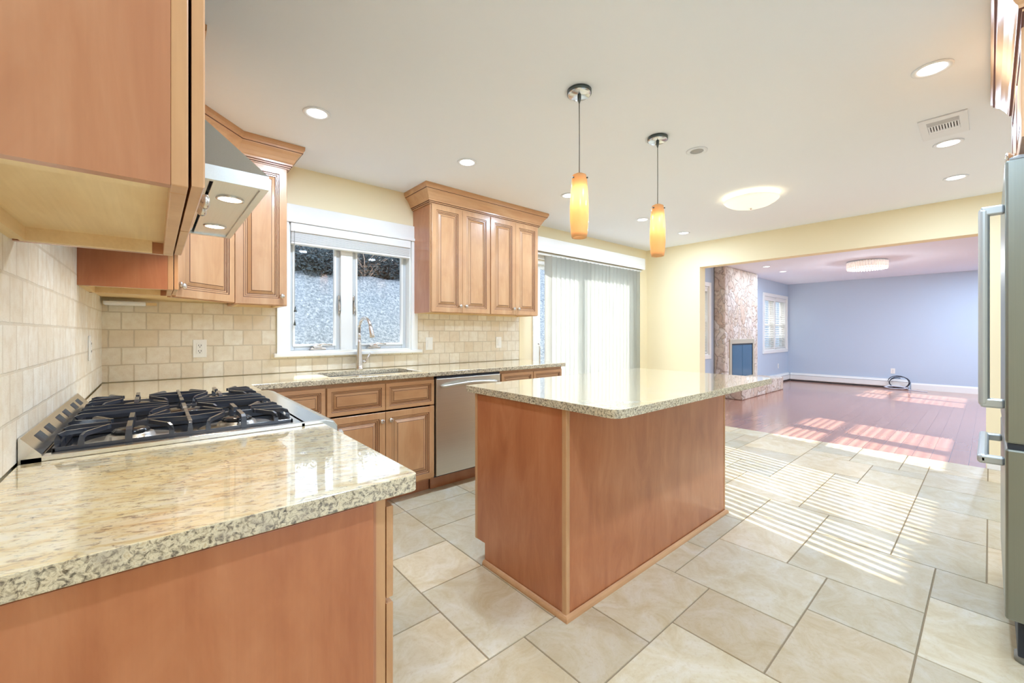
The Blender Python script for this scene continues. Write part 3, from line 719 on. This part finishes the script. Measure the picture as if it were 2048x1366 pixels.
# faucet
fx, fy = 1.475, -.085
fa = thing('faucet', 'tall brushed nickel gooseneck faucet standing behind the sink', 'faucet', (fx, fy, .914))
MB().lathe([(.030, .914), (.030, .922), (.026, .926), (.0265, .96), (.024, 1.00), (.018, 1.06), (.0145, 1.12), (.013, 1.16)], (fx, fy, 0)).build('body', 'nickel', fa)
arc = [(fx, fy, 1.15), (fx, fy, 1.24)]
for i in range(13):
    a = math.pi * i / 12 * .93; arc.append((fx + .02 * (1 - math.cos(a)) * .6, fy - .082 * (1 - math.cos(a)), 1.24 + .082 * math.sin(a)))
MB().tube(arc, .0125, 14).build('neck', 'nickel', fa)
e0 = Vector(arc[-1]); dv = (Vector(arc[-1]) - Vector(arc[-2])).normalized()
MB().tube([e0 - dv * .01, e0 + dv * .015, e0 + dv * .06, e0 + dv * .088, e0 + dv * .092], [.0128, .015, .0175, .019, .012], 14).build('spray_head', 'nickel', fa)
hd = MB(); hd.tube([(fx + .02, fy, .975), (fx + .052, fy, .975)], .014, 12); hd.tube([(fx + .048, fy, .975), (fx + .062, fy - .004, 1.0), (fx + .085, fy - .01, 1.045)], [.008, .0075, .006], 10); hd.build('handle', 'nickel', fa)

# ---- dishwasher
dw = thing('dishwasher', 'stainless steel dishwasher built in under the granite beside the sink cabinet', 'dishwasher', (2.162, -.33, 0))
MB().box(1.85, 2.478, -.60, -.02, .10, .87).build('tub', 'gasket', dw)
MB().box(1.852, 2.476, -.638, -.602, .118, .858, .006).build('door', 'steel_brushed', dw)
MB().box(1.856, 2.472, -.634, -.602, .859, .874, .001).build('control_strip', 'gasket', dw)
MB().box(1.85, 2.478, -.55, -.535, 0, .112).build('kick_plate', 'veneer', dw)
hp = [(1.888 + .565 * i / 12, -.640 - .045 * math.sin(math.pi * i / 12) ** .6, .795 + .022 * math.sin(math.pi * i / 12)) for i in range(13)]
MB().tube(hp, .011, 10).build('handle', 'steel_brushed', dw)

# ---- range
RY0, RY1 = -1.968, -1.056; RC = (RY0 + RY1) / 2
rg = thing('gas_range', 'stainless gas range with heavy black grates set into the granite', 'range', (.34, RC, 0))
MB().box(.012, .60, RY0, RY1, .04, .905).build('body', 'steel_range', rg)
ct = MB(); ct.cells([.012, .048, .568, .60], [RY0, RY0 + .03, RY1 - .03, RY1], lambda x, y: not (.048 < x < .568 and RY0 + .03 < y < RY1 - .03), .895, .926); ct.build('cooktop_rim', 'steel_range', rg, bevel=.003)
MB().box(.05, .568, RY0 + .03, RY1 - .03, .896, .908).build('burner_pan', 'pan_steel', rg)
bn = [(.585, .926), (.660, .926), (.685, .918), (.698, .900), (.700, .876), (.690, .78), (.585, .78)]
MB().prism(bn, RY0, RY1, 0, axis='y').build('bullnose', 'steel_range', rg, bevel=.004)
MB().box(.60, .648, RY0 + .004, RY1 - .004, .16, .765, .006).build('oven_door', 'steel_range', rg)
hb = MB(); hb.tube([(.70, RY0 + .05, .715), (.70, RY1 - .05, .715)], .014, 12)
for y in (RY0 + .08, RY1 - .08): hb.tube([(.648, y, .715), (.70, y, .715)], .009, 8)
hb.build('oven_handle', 'steel_range', rg)
MB().box(.60, .64, RY0 + .004, RY1 - .004, .02, .15, .004).build('kick_panel', 'steel_range', rg)
for i in range(6):
    y = RY0 + .09 + i * (RY1 - RY0 - .18) / 5
    MB().lathe([(.027, .696), (.027, .704), (.022, .708), (.021, .738), (.018, .742), (0, .742)], (0, y, .845), 'x', 18).build('knob', 'steel_range', rg)
# rear vent riser with square holes
rs = MB(); b = bmesh.new()
xa, za, xb, zb = .046, .930, .014, .971
def RP(t, y, dz=0): return (xa + (xb - xa) * t - .0, y, za + (zb - za) * t + dz)
ys = [RY0]; hols = []
n = 6; wdt = .075; sp = (RY1 - RY0 - .08) / n
yk = [RY0]
for i in range(n):
    y0 = RY0 + .04 + i * sp + (sp - wdt) / 2 + (.012 if i % 2 == 0 else -.012); hols.append((y0, y0 + wdt)); yk += [y0, y0 + wdt]
yk.append(RY1)
for i in range(len(yk) - 1):
    for t0, t1 in ((0, .28), (.28, .75), (.75, 1)):
        if (yk[i], yk[i + 1]) in hols and t0 == .28:
            # recessed hole
            e = -.014
            q = [RP(t0, yk[i]), RP(t0, yk[i + 1]), RP(t1, yk[i + 1]), RP(t1, yk[i])]; d_ = [(p[0] - .006, p[1], p[2] - .004) for p in q]
            for k in range(4): rs.face([q[k], q[(k + 1) % 4], d_[(k + 1) % 4], d_[k]], 0)
            rs.face(d_, 1); continue
        rs.face([RP(t0, yk[i]), RP(t0, yk[i + 1]), RP(t1, yk[i + 1]), RP(t1, yk[i])])
for y in (RY0, RY1): rs.face([(xa, y, za), (xb, y, zb), (.011, y, zb), (.011, y, za - .02), (xa, y, za - .02)])
rs.face([(xb, RY0, zb), (xb, RY1, zb), (.011, RY1, zb), (.011, RY0, zb)]); rs.face([(.011, RY0, zb), (.011, RY1, zb), (.011, RY1, .9), (.011, RY0, .9)]); rs.face([(xa, RY0, za), (xa, RY1, za), (xa, RY1, .9), (xa, RY0, .9)])
bmesh.ops.remove_doubles(rs.bm, verts=rs.bm.verts[:], dist=1e-5); bmesh.ops.recalc_face_normals(rs.bm, faces=rs.bm.faces[:])
rs.build('vent_riser', ['steel_range', 'hole_black'], rg)
# burners and grates, three grate sections
gw = (RY1 - RY0 - .07) / 3; GX0, GX1 = .056, .572
for s_ in range(3):
    ya = RY0 + .035 + s_ * gw + .002; yb = ya + gw - .004; yc = (ya + yb) / 2
    bx = [.19, .44] if s_ != 1 else [.315]
    for x in bx:
        r0 = .055 if s_ != 1 else .07
        bu = MB().lathe([(r0 + .045, .908), (r0 + .04, .911), (r0, .913), (r0 - .005, .924), (r0 - .012, .927), (0, .927)], (x, yc, 0), n=28).build('burner', 'burner_alu', rg)
        MB().lathe([(r0 - .014, .927), (r0 - .014, .934), (r0 - .02, .938), (0, .939)], (x, yc, 0), n=24).build('burner_cap', 'porcelain_black', bu)
    g = MB(); zb_, zt = .922, .957
    # base frame
    for y in (ya, yb): g.box(GX0, GX1, y - .006 if y == yb else y, y if y == yb else y + .006, .909, zb_ + .012, .002)
    for x in (GX0, GX1 - .008): g.box(x, x + .008, ya, yb, .909, zb_ + .012, .002)
    def finger(p0, p1, up=.035, sec=(.0065, .011)):
        p0, p1 = Vector(p0), Vector(p1); d = (p1 - p0).normalized()
        pts = [Vector((p0.x, p0.y, zb_ - .004)), Vector((p0.x, p0.y, zt - .014)), Vector((p0.x, p0.y, zt - .004)) + d * .004, Vector((p0.x, p0.y, zt)) + d * .014]
        pts.append(Vector((p1.x, p1.y, zt))); g.tube(pts, 0, sec=sec)
    for x in bx:
        k = .028 if s_ != 1 else .035
        for sy, y in ((1, ya + .003), (-1, yb - .003)):
            finger((x, y, 0), (x, yc - sy * k, 0), sec=(.011, .014))
            finger((x - .085, y, 0), (x - .040, yc - sy * (k + .012), 0)); finger((x + .085, y, 0), (x + .040, yc - sy * (k + .012), 0))
    # lengthwise fingers from front and rear, and the spine between the burners
    for dy in (-.085, 0, .085):
        finger((GX0 + .004, yc + dy, 0), (bx[0] - .04, yc + dy * .6, 0)); finger((GX1 - .004, yc + dy, 0), (bx[-1] + .04, yc + dy * .6, 0))
    if s_ != 1:
        g.box(.315 - .005, .315 + .005, ya + .012, yb - .012, zt - .007, zt + .006, .002)
        for y in (ya + .003, yb - .003): finger((.315, y, 0), (.315, yc, 0))
        for dy in (-.05, .05): g.tube([(bx[0] + .035, yc + dy * .5, zt), (.315, yc + dy, zt), (bx[1] - .035, yc + dy * .5, zt)], 0, sec=(.009, .013))
    g.build('grate', 'cast_iron', rg)

# ---- range hood
HX, HY0, HY1 = .51, -1.905, -1.035
hd = thing('range_hood', 'stainless pyramid range hood with two lit lamps above the range', 'range hood', (.25, RC, 1.65))
def frustum(mb, lo, hi, z0, z1):
    a = [(lo[0], lo[2], z0), (lo[1], lo[2], z0), (lo[1], lo[3], z0), (lo[0], lo[3], z0)]; c = [(hi[0], hi[2], z1), (hi[1], hi[2], z1), (hi[1], hi[3], z1), (hi[0], hi[3], z1)]
    for i in range(4): mb.face([a[i], a[(i + 1) % 4], c[(i + 1) % 4], c[i]])
    mb.face(c)
can = MB(); can.cells([.012, .03, HX - .02, HX], [HY0, HY0 + .02, HY1 - .02, HY1], lambda x, y: not (.03 < x < HX - .02 and HY0 + .02 < y < HY1 - .02), 1.650, 1.692)
frustum(can, (.012, HX, HY0, HY1), (.012, .25, RC - .13, RC + .13), 1.692, 2.02)
bmesh.ops.remove_doubles(can.bm, verts=can.bm.verts[:], dist=1e-5)
bmesh.ops.recalc_face_normals(can.bm, faces=can.bm.faces[:]); can.build('canopy', 'steel_hood', hd)
MB().box(.012, .25, RC - .13, RC + .13, 2.02, H - .001, .002).build('chimney', 'steel_hood', hd)
MB().box(.372, HX - .02, HY0 + .02, HY1 - .02, 1.656, 1.662, .001).build('lamp_panel', 'steel_hood', hd)
for i in range(2):
    y0 = HY0 + .03 + i * .41; fl = MB(); framerect_y = fl
    fl.box(.03, .365, y0, y0 + .40, 1.660, 1.668, .002)
    for k in range(9): fl.box(.05 + k * .034, .066 + k * .034, y0 + .03, y0 + .37, 1.655, 1.660, .001)
    fl.build('grease_filter', 'steel_range', hd)
for i, y in enumerate((-1.705, -1.238)):
    MB().lathe([(.034, 1.656), (.034, 1.653), (0, 1.653)], (.432, y, 0)).build('hood_lamp', 'hood_lamp', hd)
    MB().lathe([(.040, 1.657), (.040, 1.652), (.034, 1.652), (.034, 1.656)], (.432, y, 0)).build('lamp_ring', 'steel_range', hd)
    lamp('hood_light', 'SPOT', (.432, y, 1.645), 5, (1, .86, .66), spot_size=R(150), spot_blend=.6, shadow_soft_size=.03)

# ---- refrigerator
FXA, FXB, FYF = 2.58, 3.49, -3.412
fr = thing('refrigerator', 'stainless refrigerator with bar handles, cut by the photo edge', 'refrigerator', ((FXA + FXB) / 2, -3.75, 0))
MB().box(FXA + .004, FXB - .004, -4.12, FYF - .062, .06, 1.80, .004).build('body', 'fridge_grey', fr)
MB().box(FXA, FXB, FYF - .055, FYF, .805, 1.832, .008).build('door', 'steel_fridge', fr)
MB().box(FXA, FXB, FYF - .055, FYF, .165, .785, .008).build('freezer_drawer', 'steel_fridge', fr)
MB().box(FXA + .006, FXB - .006, FYF - .050, FYF - .006, .784, .806).build('gasket', 'gasket', fr)
b = MB(); b.box(FXA + .03, FXB - .03, FYF - .075, FYF - .03, .03, .155, .004); b.build('kick_grille', 'gasket', fr)
for x in (FXA + .07, FXB - .07): MB().lathe([(.028, 0), (.028, .03), (.012, .035), (.012, .07)], (x, FYF - .05, 0)).build('levelling_foot', 'fridge_grey', fr)
hg = MB(); hg.box(FXA + .01, FXA + .12, FYF - .09, FYF - .01, 1.832, 1.842, .003); hg.lathe([(.022, 1.842), (.022, 1.850), (.014, 1.856), (0, 1.856)], (FXA + .06, FYF - .035, 0)); hg.build('hinge_cover', 'fridge_grey', fr)
hx = FXA + .085
h1 = MB(); h1.box(hx - .017, hx + .017, FYF + .036, FYF + .066, .925, 1.685, .012, seg=3); h1.box(hx - .016, hx + .016, FYF, FYF + .060, 1.655, 1.69, .006); h1.box(hx - .016, hx + .016, FYF, FYF + .060, .92, .955, .006)
h1.build('door_handle', 'handle_grey', fr)
h2 = MB(); h2.box(FXA + .085, FXB - .235, FYF + .038, FYF + .070, .700, .735, .012, seg=3)
for x in (FXA + .10, FXB - .27): h2.box(x - .015, x + .02, FYF, FYF + .062, .702, .733, .006)
h2.build('drawer_handle', 'handle_grey', fr)
# cabinet over the refrigerator with crown
oc = upper('wall_cabinet', 'maple cabinet over the refrigerator, cut by the photo edge', .93, .62, 1.90, 2.292, (3.50, -3.467), R(180), [(.004, .463, 1), (.467, .926, -1)])
c4 = MB().sweep([(2.50, -4.0), (2.50, -3.467), (3.52, -3.467), (3.52, -4.0)][::-1], CROWN, glaze=CROWN_GLAZE).build('crown_molding', ['maple_drawer', 'glaze'])
tag(c4, 'maple crown molding over the refrigerator cabinet, at the photo edge', 'crown molding')
MB().box(FXB + .008, FXB + .026, -4.12, FYF - .05, 0, 1.9).build('tall_panel', 'veneer', oc) if False else None
tp = MB().box(FXB + .006, FXB + .028, -4.12, FYF - .075, 0, 2.26, .001).build('refrigerator_side_panel', 'veneer'); tag(settle(tp), 'tall maple panel on the far side of the refrigerator', 'side panel')
struct(MB().box(2.3, 4.0, YR, -4.14, 0, H).build('wall_fridge', 'cream_paint'))

# ================================================================== CEILING FITTINGS
def downlight(x, y, label, group, k=1.0):
    o = thing('downlight', label, 'recessed light', (x, y, H), group=group)
    MB().lathe([(.072, H - .0005), (.072, H - .004), (.066, H - .008), (.052, H - .004), (.050, H - .0005)], (x, y, 0), n=32).build('trim_ring', 'fixture_white', o)
    MB().lathe([(.051, H - .0008), (.051, H - .0035), (0, H - .0035)], (x, y, 0), n=32).build('lamp_disc', 'lamp_disc', o)
    lamp('downlight_lamp', 'AREA', (x, y, H - .012), LAMP_W * k, (.59, .765, 1.0), shape='DISK', size=.10)
    return o
G1 = 'recessed lights along the window side'; G2 = 'recessed lights along the refrigerator side'; G3 = 'recessed lights in the living room'
for x, lab in ((.929, 'round recessed light nearest the corner cabinets'), (1.948, 'round recessed light above the sink window side of the ceiling'), (3.051, 'round recessed light half hidden behind the larger looking pendant'),
               (4.254, 'round recessed light beside the smaller looking pendant shade'), (5.179, 'round recessed light closest to the cream dividing wall')): downlight(x, -.905, lab, G1, 1.35 if x < 1 else 1.0)
for x, lab in ((2.985, 'large looking recessed light before the ceiling vent'), (4.142, 'recessed light just past the ceiling vent'), (5.047, 'recessed light nearest the beam on the refrigerator side')): downlight(x, -3.2, lab, G2)
downlight(1.93, -3.2, 'added fill light over the aisle, unseen above the view', G2, 1.3)  # added out of view to fill the dim near ceiling
downlight(.93, -3.2, 'added fill light above the granite counter end, unseen above the view', G2, 1.25)  # second unseen lamp added to lift the dim counter side
downlight(8.836, -.665, 'recessed light in the living room above the stone chimney', G3, .7)
downlight(9.786, -.661, 'recessed light in the living room between the chimney and the far window', G3, 1.2)
downlight(11.0, -3.6, 'added fill light of the living room, unseen behind the beam', G3, 4.6)  # unseen lamp added to brighten the living room
downlight(8.6, -3.6, 'added fill light of the living room, unseen above the opening', G3, 4.6)  # also added unseen, more fill for the living room
# ceiling speaker
sp_ = thing('ceiling_speaker', 'small round ceiling speaker with a grey mesh centre', 'ceiling speaker', (3.02, -2.077, H))
MB().lathe([(.068, H - .0005), (.068, H - .004), (.060, H - .007), (.042, H - .004), (.041, H - .0005)], (3.02, -2.077, 0), n=32).build('trim_ring', 'fixture_white', sp_)
MB().lathe([(.042, H - .0008), (.042, H - .0035), (0, H - .0045)], (3.02, -2.077, 0), n=32).build('mesh_disc', 'speaker_mesh', sp_)
# vent register
vt = thing('ceiling_vent', 'white rectangular ceiling vent with a row of short louvers', 'vent', (3.795, -3.195, H))
x0, x1, y0, y1 = 3.62, 3.97, -3.297, -3.097
v = MB(); v.cells([x0, x0 + .05, x1 - .10, x1], [y0, y0 + .035, y1 - .035, y1], lambda x, y: not (x0 + .05 < x < x1 - .10 and y0 + .035 < y < y1 - .035), H - .009, H - .0005); v.build('frame', 'fixture_white', vt, bevel=.003)
MB().box(x0 + .05, x1 - .10, y0 + .035, y1 - .035, H - .002, H - .0006).build('backing', 'slot_dark', vt)
v = MB()
for i in range(11):
    yy = y0 + .04 + i * (y1 - y0 - .08) / 10; v.box(x0 + .122, x1 - .135, yy - .0035, yy + .0035, H - .008, H - .002)
for i in range(5): v.box(x0 + .055 + i * .013, x0 + .059 + i * .013, y0 + .035, y1 - .035, H - .008, H - .002)
v.box(x0 + .114, x0 + .122, y0 + .035, y1 - .035, H - .009, H - .002); v.box(x1 - .135, x1 - .10, y0 + .035, y1 - .035, H - .0085, H - .002)
v.build('louvers', 'fixture_white', vt)
# flush dome light
fd = thing('flush_ceiling_light', 'glowing shallow glass dome light on the kitchen ceiling', 'ceiling light', (4.30, -1.97, H))
MB().lathe([(.10, H - .001), (.10, H - .03), (.09, H - .035)], (4.30, -1.97, 0)).build('base', 'fixture_white', fd)
MB().lathe([(.222, H - .040), (.20, H - .062), (.16, H - .084), (.10, H - .102), (.05, H - .110), (0, H - .112), (0, H - .108), (.10, H - .098), (.16, H - .080), (.196, H - .060), (.216, H - .040)], (4.30, -1.97, 0), n=40).build('glass_bowl', 'dome_glass', fd)
MB().lathe([(.006, H - .112), (.010, H - .118), (0, H - .126)], (4.30, -1.97, 0), n=12).build('finial', 'nickel', fd)
lamp('flush_lamp', 'POINT', (4.36, -1.97, H - .05), 2.5, (1, .93, .78), shadow_soft_size=.03)
lamp('flush_lamp', 'POINT', (4.24, -1.97, H - .05), 2.5, (1, .93, .78), shadow_soft_size=.03)
# pendants
def pendant(x, y, label):
    o = thing('pendant_light', label, 'pendant light', (x, y, H), group='amber pendants over the island')
    MB().lathe([(0, H - .0005), (.058, H - .0005), (.060, H - .006), (.058, H - .022), (.052, H - .026), (0, H - .027)], (x, y, 0), n=32).build('canopy', 'chrome', o)
    MB().lathe([(.0575, H - .001), (.0615, H - .001), (.0615, H - .019), (.0575, H - .019)], (x, y, 0), n=32).build('canopy_band', 'pewter', o)
    st = MB(); st.lathe([(.010, H - .026), (.009, H - .045), (.003, H - .065)], (x, y, 0), n=12); st.build('strain_relief', 'pewter', o)
    MB().tube([(x, y, H - .06), (x + .001, y, 2.2), (x, y, 2.0)], .0025, 8).build('cord', 'cord_grey', o)
    pr = [(0, 2.016), (.018, 2.016), (.034, 2.008), (.0375, 1.995), (.043, 1.93), (.0475, 1.85), (.047, 1.78), (.042, 1.715), (.038, 1.69), (.0345, 1.69), (.0385, 1.715), (.0435, 1.78), (.044, 1.85), (.0395, 1.93), (.034, 1.99), (.018, 2.010)]
    sh = MB().lathe(pr, (x, y, 0), n=32).build('glass_shade', 'amber_glass', o)
    cl = MB()
    for a in (0, 2.1, 4.2): cl.tube([(x + math.cos(a + .9) * .036, y + math.sin(a + .9) * .036, 1.99), (x + math.cos(a + .9) * .045, y + math.sin(a + .9) * .045, 1.99)], .004, 8)
    cl.build('shade_screw', 'pewter', o)
    sk_ = MB(); sk_.tube([(x, y, 2.0), (x, y, 1.94)], .014, 12); sk_.build('socket', 'pewter', o)
    MB().lathe([(.009, 1.94), (.012, 1.925), (.014, 1.90), (.010, 1.878), (0, 1.872)], (x, y, 0), n=14).build('bulb', 'bulb_white', o)
    lamp('pendant_lamp', 'POINT', (x, y, 1.855), 3.2, (1, .86, .66), shadow_soft_size=.012)
    return o
pendant(1.876, -2.008, 'amber glass pendant over the end of the island toward the range')
pendant(2.642, -2.004, 'amber glass pendant over the end of the island toward the living room')
# crystal drum lamp in the living room
dm = thing('crystal_ceiling_light', 'glowing crystal drum light on the living room ceiling', 'ceiling light', (9.48, -2.0, H))
MB().lathe([(.27, H - .001), (.27, H - .02), (.25, H - .022)], (9.48, -2.0, 0), n=32).build('ceiling_plate', 'chrome', dm)
d_ = MB(); nn_ = 44
for i in range(nn_):
    a = 2 * math.pi * i / nn_; c, s_ = math.cos(a), math.sin(a); p = (9.48 + .262 * c, -2.0 + .262 * s_)
    d_.tube([(p[0], p[1], H - .02), (p[0], p[1], H - .115)], .0165, 5); d_.lathe([(0, H - .112), (.012, H - .122), (.015, H - .132), (.010, H - .144), (0, H - .148)], (p[0], p[1], 0), n=6)
d_.build('crystal_ring', 'crystal_glow', dm)
MB().lathe([(.25, H - .118), (.12, H - .125), (0, H - .127)], (9.48, -2.0, 0), n=32).build('diffuser', 'crystal_glow', dm)
lamp('drum_lamp', 'POINT', (9.48, -2.0, H - .20), 26, (.9, .95, 1), shadow_soft_size=.08)

# ================================================================== WALL PLATES
def plate(label, cat, loc, rz, kind):
    o = thing('wall_outlet' if kind == 'outlet' else 'light_switch', label, cat, loc, rz)
    MB().box(-.036, .036, -.005, 0, -.058, .058, .003).build('cover_plate', 'white_plastic', o, False)
    if kind == 'outlet':
        MB().box(-.017, .017, -.008, -.004, -.034, .034, .001).build('receptacle', 'white_plastic', o, False)
        s_ = MB()
        for z in (.018, -.018):
            for x in (-.0065, .0065): s_.box(x - .0015, x + .0015, -.0086, -.0075, z - .002, z + .008)
            s_.lathe([(.0028, -.0086), (0, -.0087)], (0, 0, z - .008), 'y', 10)
        s_.build('slots', 'slot_dark', o, False)
    else:
        MB().box(-.017, .017, -.009, -.004, -.033, .033, .002).build('rocker', 'white_plastic', o, False)
    return o
plate('white outlet on the backsplash between the corner and the sink window', 'outlet', (.462, -.0095, 1.104), 0, 'outlet')
plate('white outlet on the tiled side wall near the corner', 'outlet', (.0095, -.64, 1.135), R(90), 'outlet')
plate('white rocker switch on the backsplash just beside the sink window', 'light switch', (2.145, -.0095, 1.108), 0, 'switch')
plate('white rocker switch on the backsplash nearest the patio door', 'light switch', (2.965, -.0095, 1.107), 0, 'switch')
o = plate('white outlet low on the blue wall above the cable coil', 'outlet', (XB - .0005, -1.99, .37), R(-90), 'outlet')
plate('white switch plate low on the blue wall right by the hearth' if False else 'white plate low on the wall between the hearth and the blue corner', 'outlet', (11.75, -.0005, .40), 0, 'outlet')
# under-cabinet lamp lying against the backsplash in the corner
uc = thing('under_cabinet_light', 'small grey white light fixture under the corner wall cabinet', 'under cabinet light', (.10, -.10, 1.372))
MB().box(.02, .20, -.13, -.03, 1.366, 1.388, .006).build('housing', 'fixture_white', uc)
MB().box(.20, .25, -.09, -.05, 1.370, 1.386, .003).build('wire_block', 'raw_ply', uc)

# ================================================================== LIVING ROOM
fp = thing('stone_fireplace', 'rough pale stone chimney and raised hearth with dark glass fire doors', 'fireplace', (8.96, -.1, 0))
CX0, CX1, CY = 8.15, 9.80, -.20
def rough(mb, sub=1):
    return mb
st = MB(); st.cells([CX0, 8.42, 9.50, CX1], [0, .27, 1.03, H - .001], lambda x, z: not (8.42 < x < 9.50 and .27 < z < 1.03), CY, -.001, 'xz'); st.build('chimney_breast', 'ledge_stone', fp, bevel=.025)
MB().box(8.17, 10.42, -.49, -.001, 0, .27, .02).build('hearth', 'ledge_stone', fp)
framerect(MB(), 8.34, 9.56, .27, 1.085, .085, CY - .018, CY + .01, .004).build('surround', 'brass_trim', fp)
MB().box(8.42, 9.50, CY + .02, -.01, .27, 1.03).build('firebox', 'firebox_frame', fp)
fg = framerect(MB(), 8.43, 9.49, .275, 1.005, .03, CY - .012, CY + .012, .003).build('door_frame', 'firebox_frame', fp)
for a, b_ in ((8.46, 8.955), (8.965, 9.46)): MB().box(a, b_, CY - .006, CY, .31, .975, .002).build('glass_door', 'firebox_glass', fp)
MB().box(8.45, 9.47, CY - .012, CY - .005, .335, .345).build('vent_bar', 'firebox_frame', fp)
# hydronic baseboard heaters
HP = [(0, .02), (.012, .02), (.055, .035), (.062, .05), (.062, .15), (.050, .165), (.030, .185), (.030, .198), (0, .20)]
def heater(path, label):
    o = thing('baseboard_heater', label, 'baseboard heater', (path[0][0], path[0][1], 0))
    MB().sweep(path, HP).build('cover', 'white_trim', o)
    ds = [(.032, .158), (.058, .1585), (.058, .162), (.032, .162)]
    MB().sweep(path, [(.0635, .148), (.0640, .148), (.0640, .153), (.0635, .153)]).build('slot', 'slot_dark', o)
    MB().sweep(path, [(.0, 0), (.045, 0), (.045, .022), (0, .022)]).build('bottom_gap', 'slot_dark', o); return o
heater([(XB, -.07), (XB, -2.24)], 'long white baseboard heater along the foot of the blue wall')
heater([(10.44, 0), (XB - .002, 0)][::1], 'short white baseboard heater under the double window by the hearth')
cb = thing('cable_coil', 'loose coil of dark and white cable on the floor by the blue wall', 'cable', (12.28, -2.1, 0))
def coil(cx_, cy_, r, z0, tilt, turns, seed, rad):
    rr = random.Random(seed); pts = []
    for i in range(int(turns * 18) + 1):
        a = 2 * math.pi * i / 18; q = r * (1 + .10 * math.sin(a * .7 + seed))
        pts.append((cx_ + q * .35 * math.sin(a) * (1 - tilt) , cy_ + q * math.cos(a), max(rad, z0 + q * tilt * (1 + math.sin(a)) + q * (1 - tilt) * .03 * i / 18)))
    return pts
MB().tube(coil(12.33, -2.10, .16, .02, .75, 2.3, 1, .008), .008, 8).build('dark_cable', 'cable_black', cb)
MB().tube(coil(12.24, -2.06, .17, .012, .12, 2.6, 2, .007) + [(12.2, -2.3, .008), (12.1, -2.55, .008)], .007, 8).build('white_cable', 'cable_white', cb)

# ================================================================== OUTSIDE
struct(MB().box(-12, 40, .15, 30, -.35, -.15).build('ground', 'earth_ground'))
struct(MB().box(-12, 26, -20, -5.8, -.35, -.15).build('ground', 'earth_ground'))
# bank rising behind the house
bk = MB(); nx_, ny_ = 170, 22; grid = []
for j in range(ny_ + 1):
    row = []
    for i in range(nx_ + 1):
        x = -6 + 42 * i / nx_; t = j / ny_; y = 1.35 + 1.75 * min(1, t * 1.3) + max(0, t - .77) * 16
        q = min(1, max(0, (x - 6.1) / .9)); z = -.16 + (2.25 + .85 * q * q * (3 - 2 * q)) * min(1, t * 1.3) ** .8 + .02 * (min(x, 5) - 2)
        z += .03 * math.sin(x * 5.1 + j) * math.sin(j * 1.7 + x * 2.3) + rnd.uniform(-.018, .018)
        row.append(bk.bm.verts.new((x, y, z)))
    grid.append(row)
for j in range(ny_):
    for i in range(nx_): bk.bm.faces.new((grid[j][i], grid[j][i + 1], grid[j + 1][i + 1], grid[j + 1][i])).smooth = True
struct(bk.build('terrain', 'bright_bank'))
# tangled growth on top of the bank
rr = random.Random(3); tw = MB(); tw2 = MB(); lf = MB()
for i in range(80):
    x = -2.0 + 6.3 * i / 80 + rr.uniform(-.1, .1); z = 2.04 + .02 * x; y = 3.25 + rr.uniform(0, .45); h = .44 if rr.random() < .8 else .62
    ev = (1.9 < x < 2.5) or (2.9 < x < 4.0) or rr.random() < .3; tips = []; mbt = tw if ev else tw2
    for k in range(9):
        a = rr.uniform(0, 2 * math.pi); s_ = rr.uniform(.05, .4)
        p0 = Vector((x, y, z - .08)); p2 = Vector((x + math.cos(a) * s_, y + math.sin(a) * s_ * .5, z + h * rr.uniform(.35, 1)))
        p1 = (p0 + p2) / 2 + Vector((rr.uniform(-.1, .1), rr.uniform(-.08, .08), .1 * h))
        mbt.tube([p0, p1, p2], [.012, .008, .003], 4, cap=False)
        for m_ in range(6):
            q = p0.lerp(p2, rr.uniform(.1, 1)); e = q + Vector((rr.uniform(-.3, .3), rr.uniform(-.2, .2), rr.uniform(-.05, .22)))
            mbt.tube([q, e], [.006, .002], 3, cap=False); tips += [q, e, q.lerp(e, .5)]
    for t in tips:
        for k in range(14 if ev else 3):
            c = t + Vector((rr.gauss(0, .07), rr.gauss(0, .07), rr.gauss(0, .06))); c.z = min(c.z, z + h); d = Vector((rr.gauss(0, 1), rr.gauss(0, 1), rr.gauss(0, 1))).normalized() * .034; e = d.orthogonal().normalized() * .012
            lf.face([c - d, c - e, c + d, c + e])
hedge = thing('shrubbery', 'tangled dark shrubs along the top of the bank outside the sink window', 'shrubs', (6, 3.4, 2.1)); hedge['kind'] = 'stuff'
tw.build('branches', 'bark', hedge); tw2.build('bare_twigs', 'twig_pale', hedge); lf.build('leaves', 'evergreen_leaf', hedge)
# eaves of the house
struct(MB().box(-.5, 13.5, .15, .62, 2.32, 2.46).build('roof_eave', 'eave_white'))
# unseen sun blocker added beyond the bank; its crown shades the sink window's upper part
tr = thing('shade_tree', 'leafy crown and trunk added out of view to shade the sink window', 'shade_tree', (3.25, 7.0, 2.0))
tb = MB(); tb.tube([(3.25, 7, 1.9), (3.22, 7, 4.0), (3.3, 7.05, 5.4), (3.25, 7, 7.2)], [.11, .09, .07, .03], 8)
for k in range(14):
    a = k * 2.4; tb.tube([(3.26, 7, 5.85 + k * .13), (3.26 + .9 * math.cos(a), 7 + .9 * math.sin(a), 6.5 + k * .11)], [.03, .01], 5)
tb.build('trunk', 'bark', tr)
tl = MB()
for k in range(9000):
    a = rr.uniform(0, 2 * math.pi); g = rr.random() ** .5; hh = rr.random(); rr_ = 1.3 * (1 - .5 * hh * hh)
    yy = math.sin(a) * g * rr_ * .7
    c = Vector((3.3 + math.cos(a) * g * rr_, 7 + yy, 5.68 + .615 * yy + 2.2 * hh)); q = Vector((rr.gauss(0, 1), rr.gauss(0, 1), rr.gauss(0, 1))).normalized() * .17; e = q.orthogonal().normalized() * .09
    tl.face([c - q, c - e, c + q, c + e])
tl.build('foliage', 'evergreen_leaf', tr)
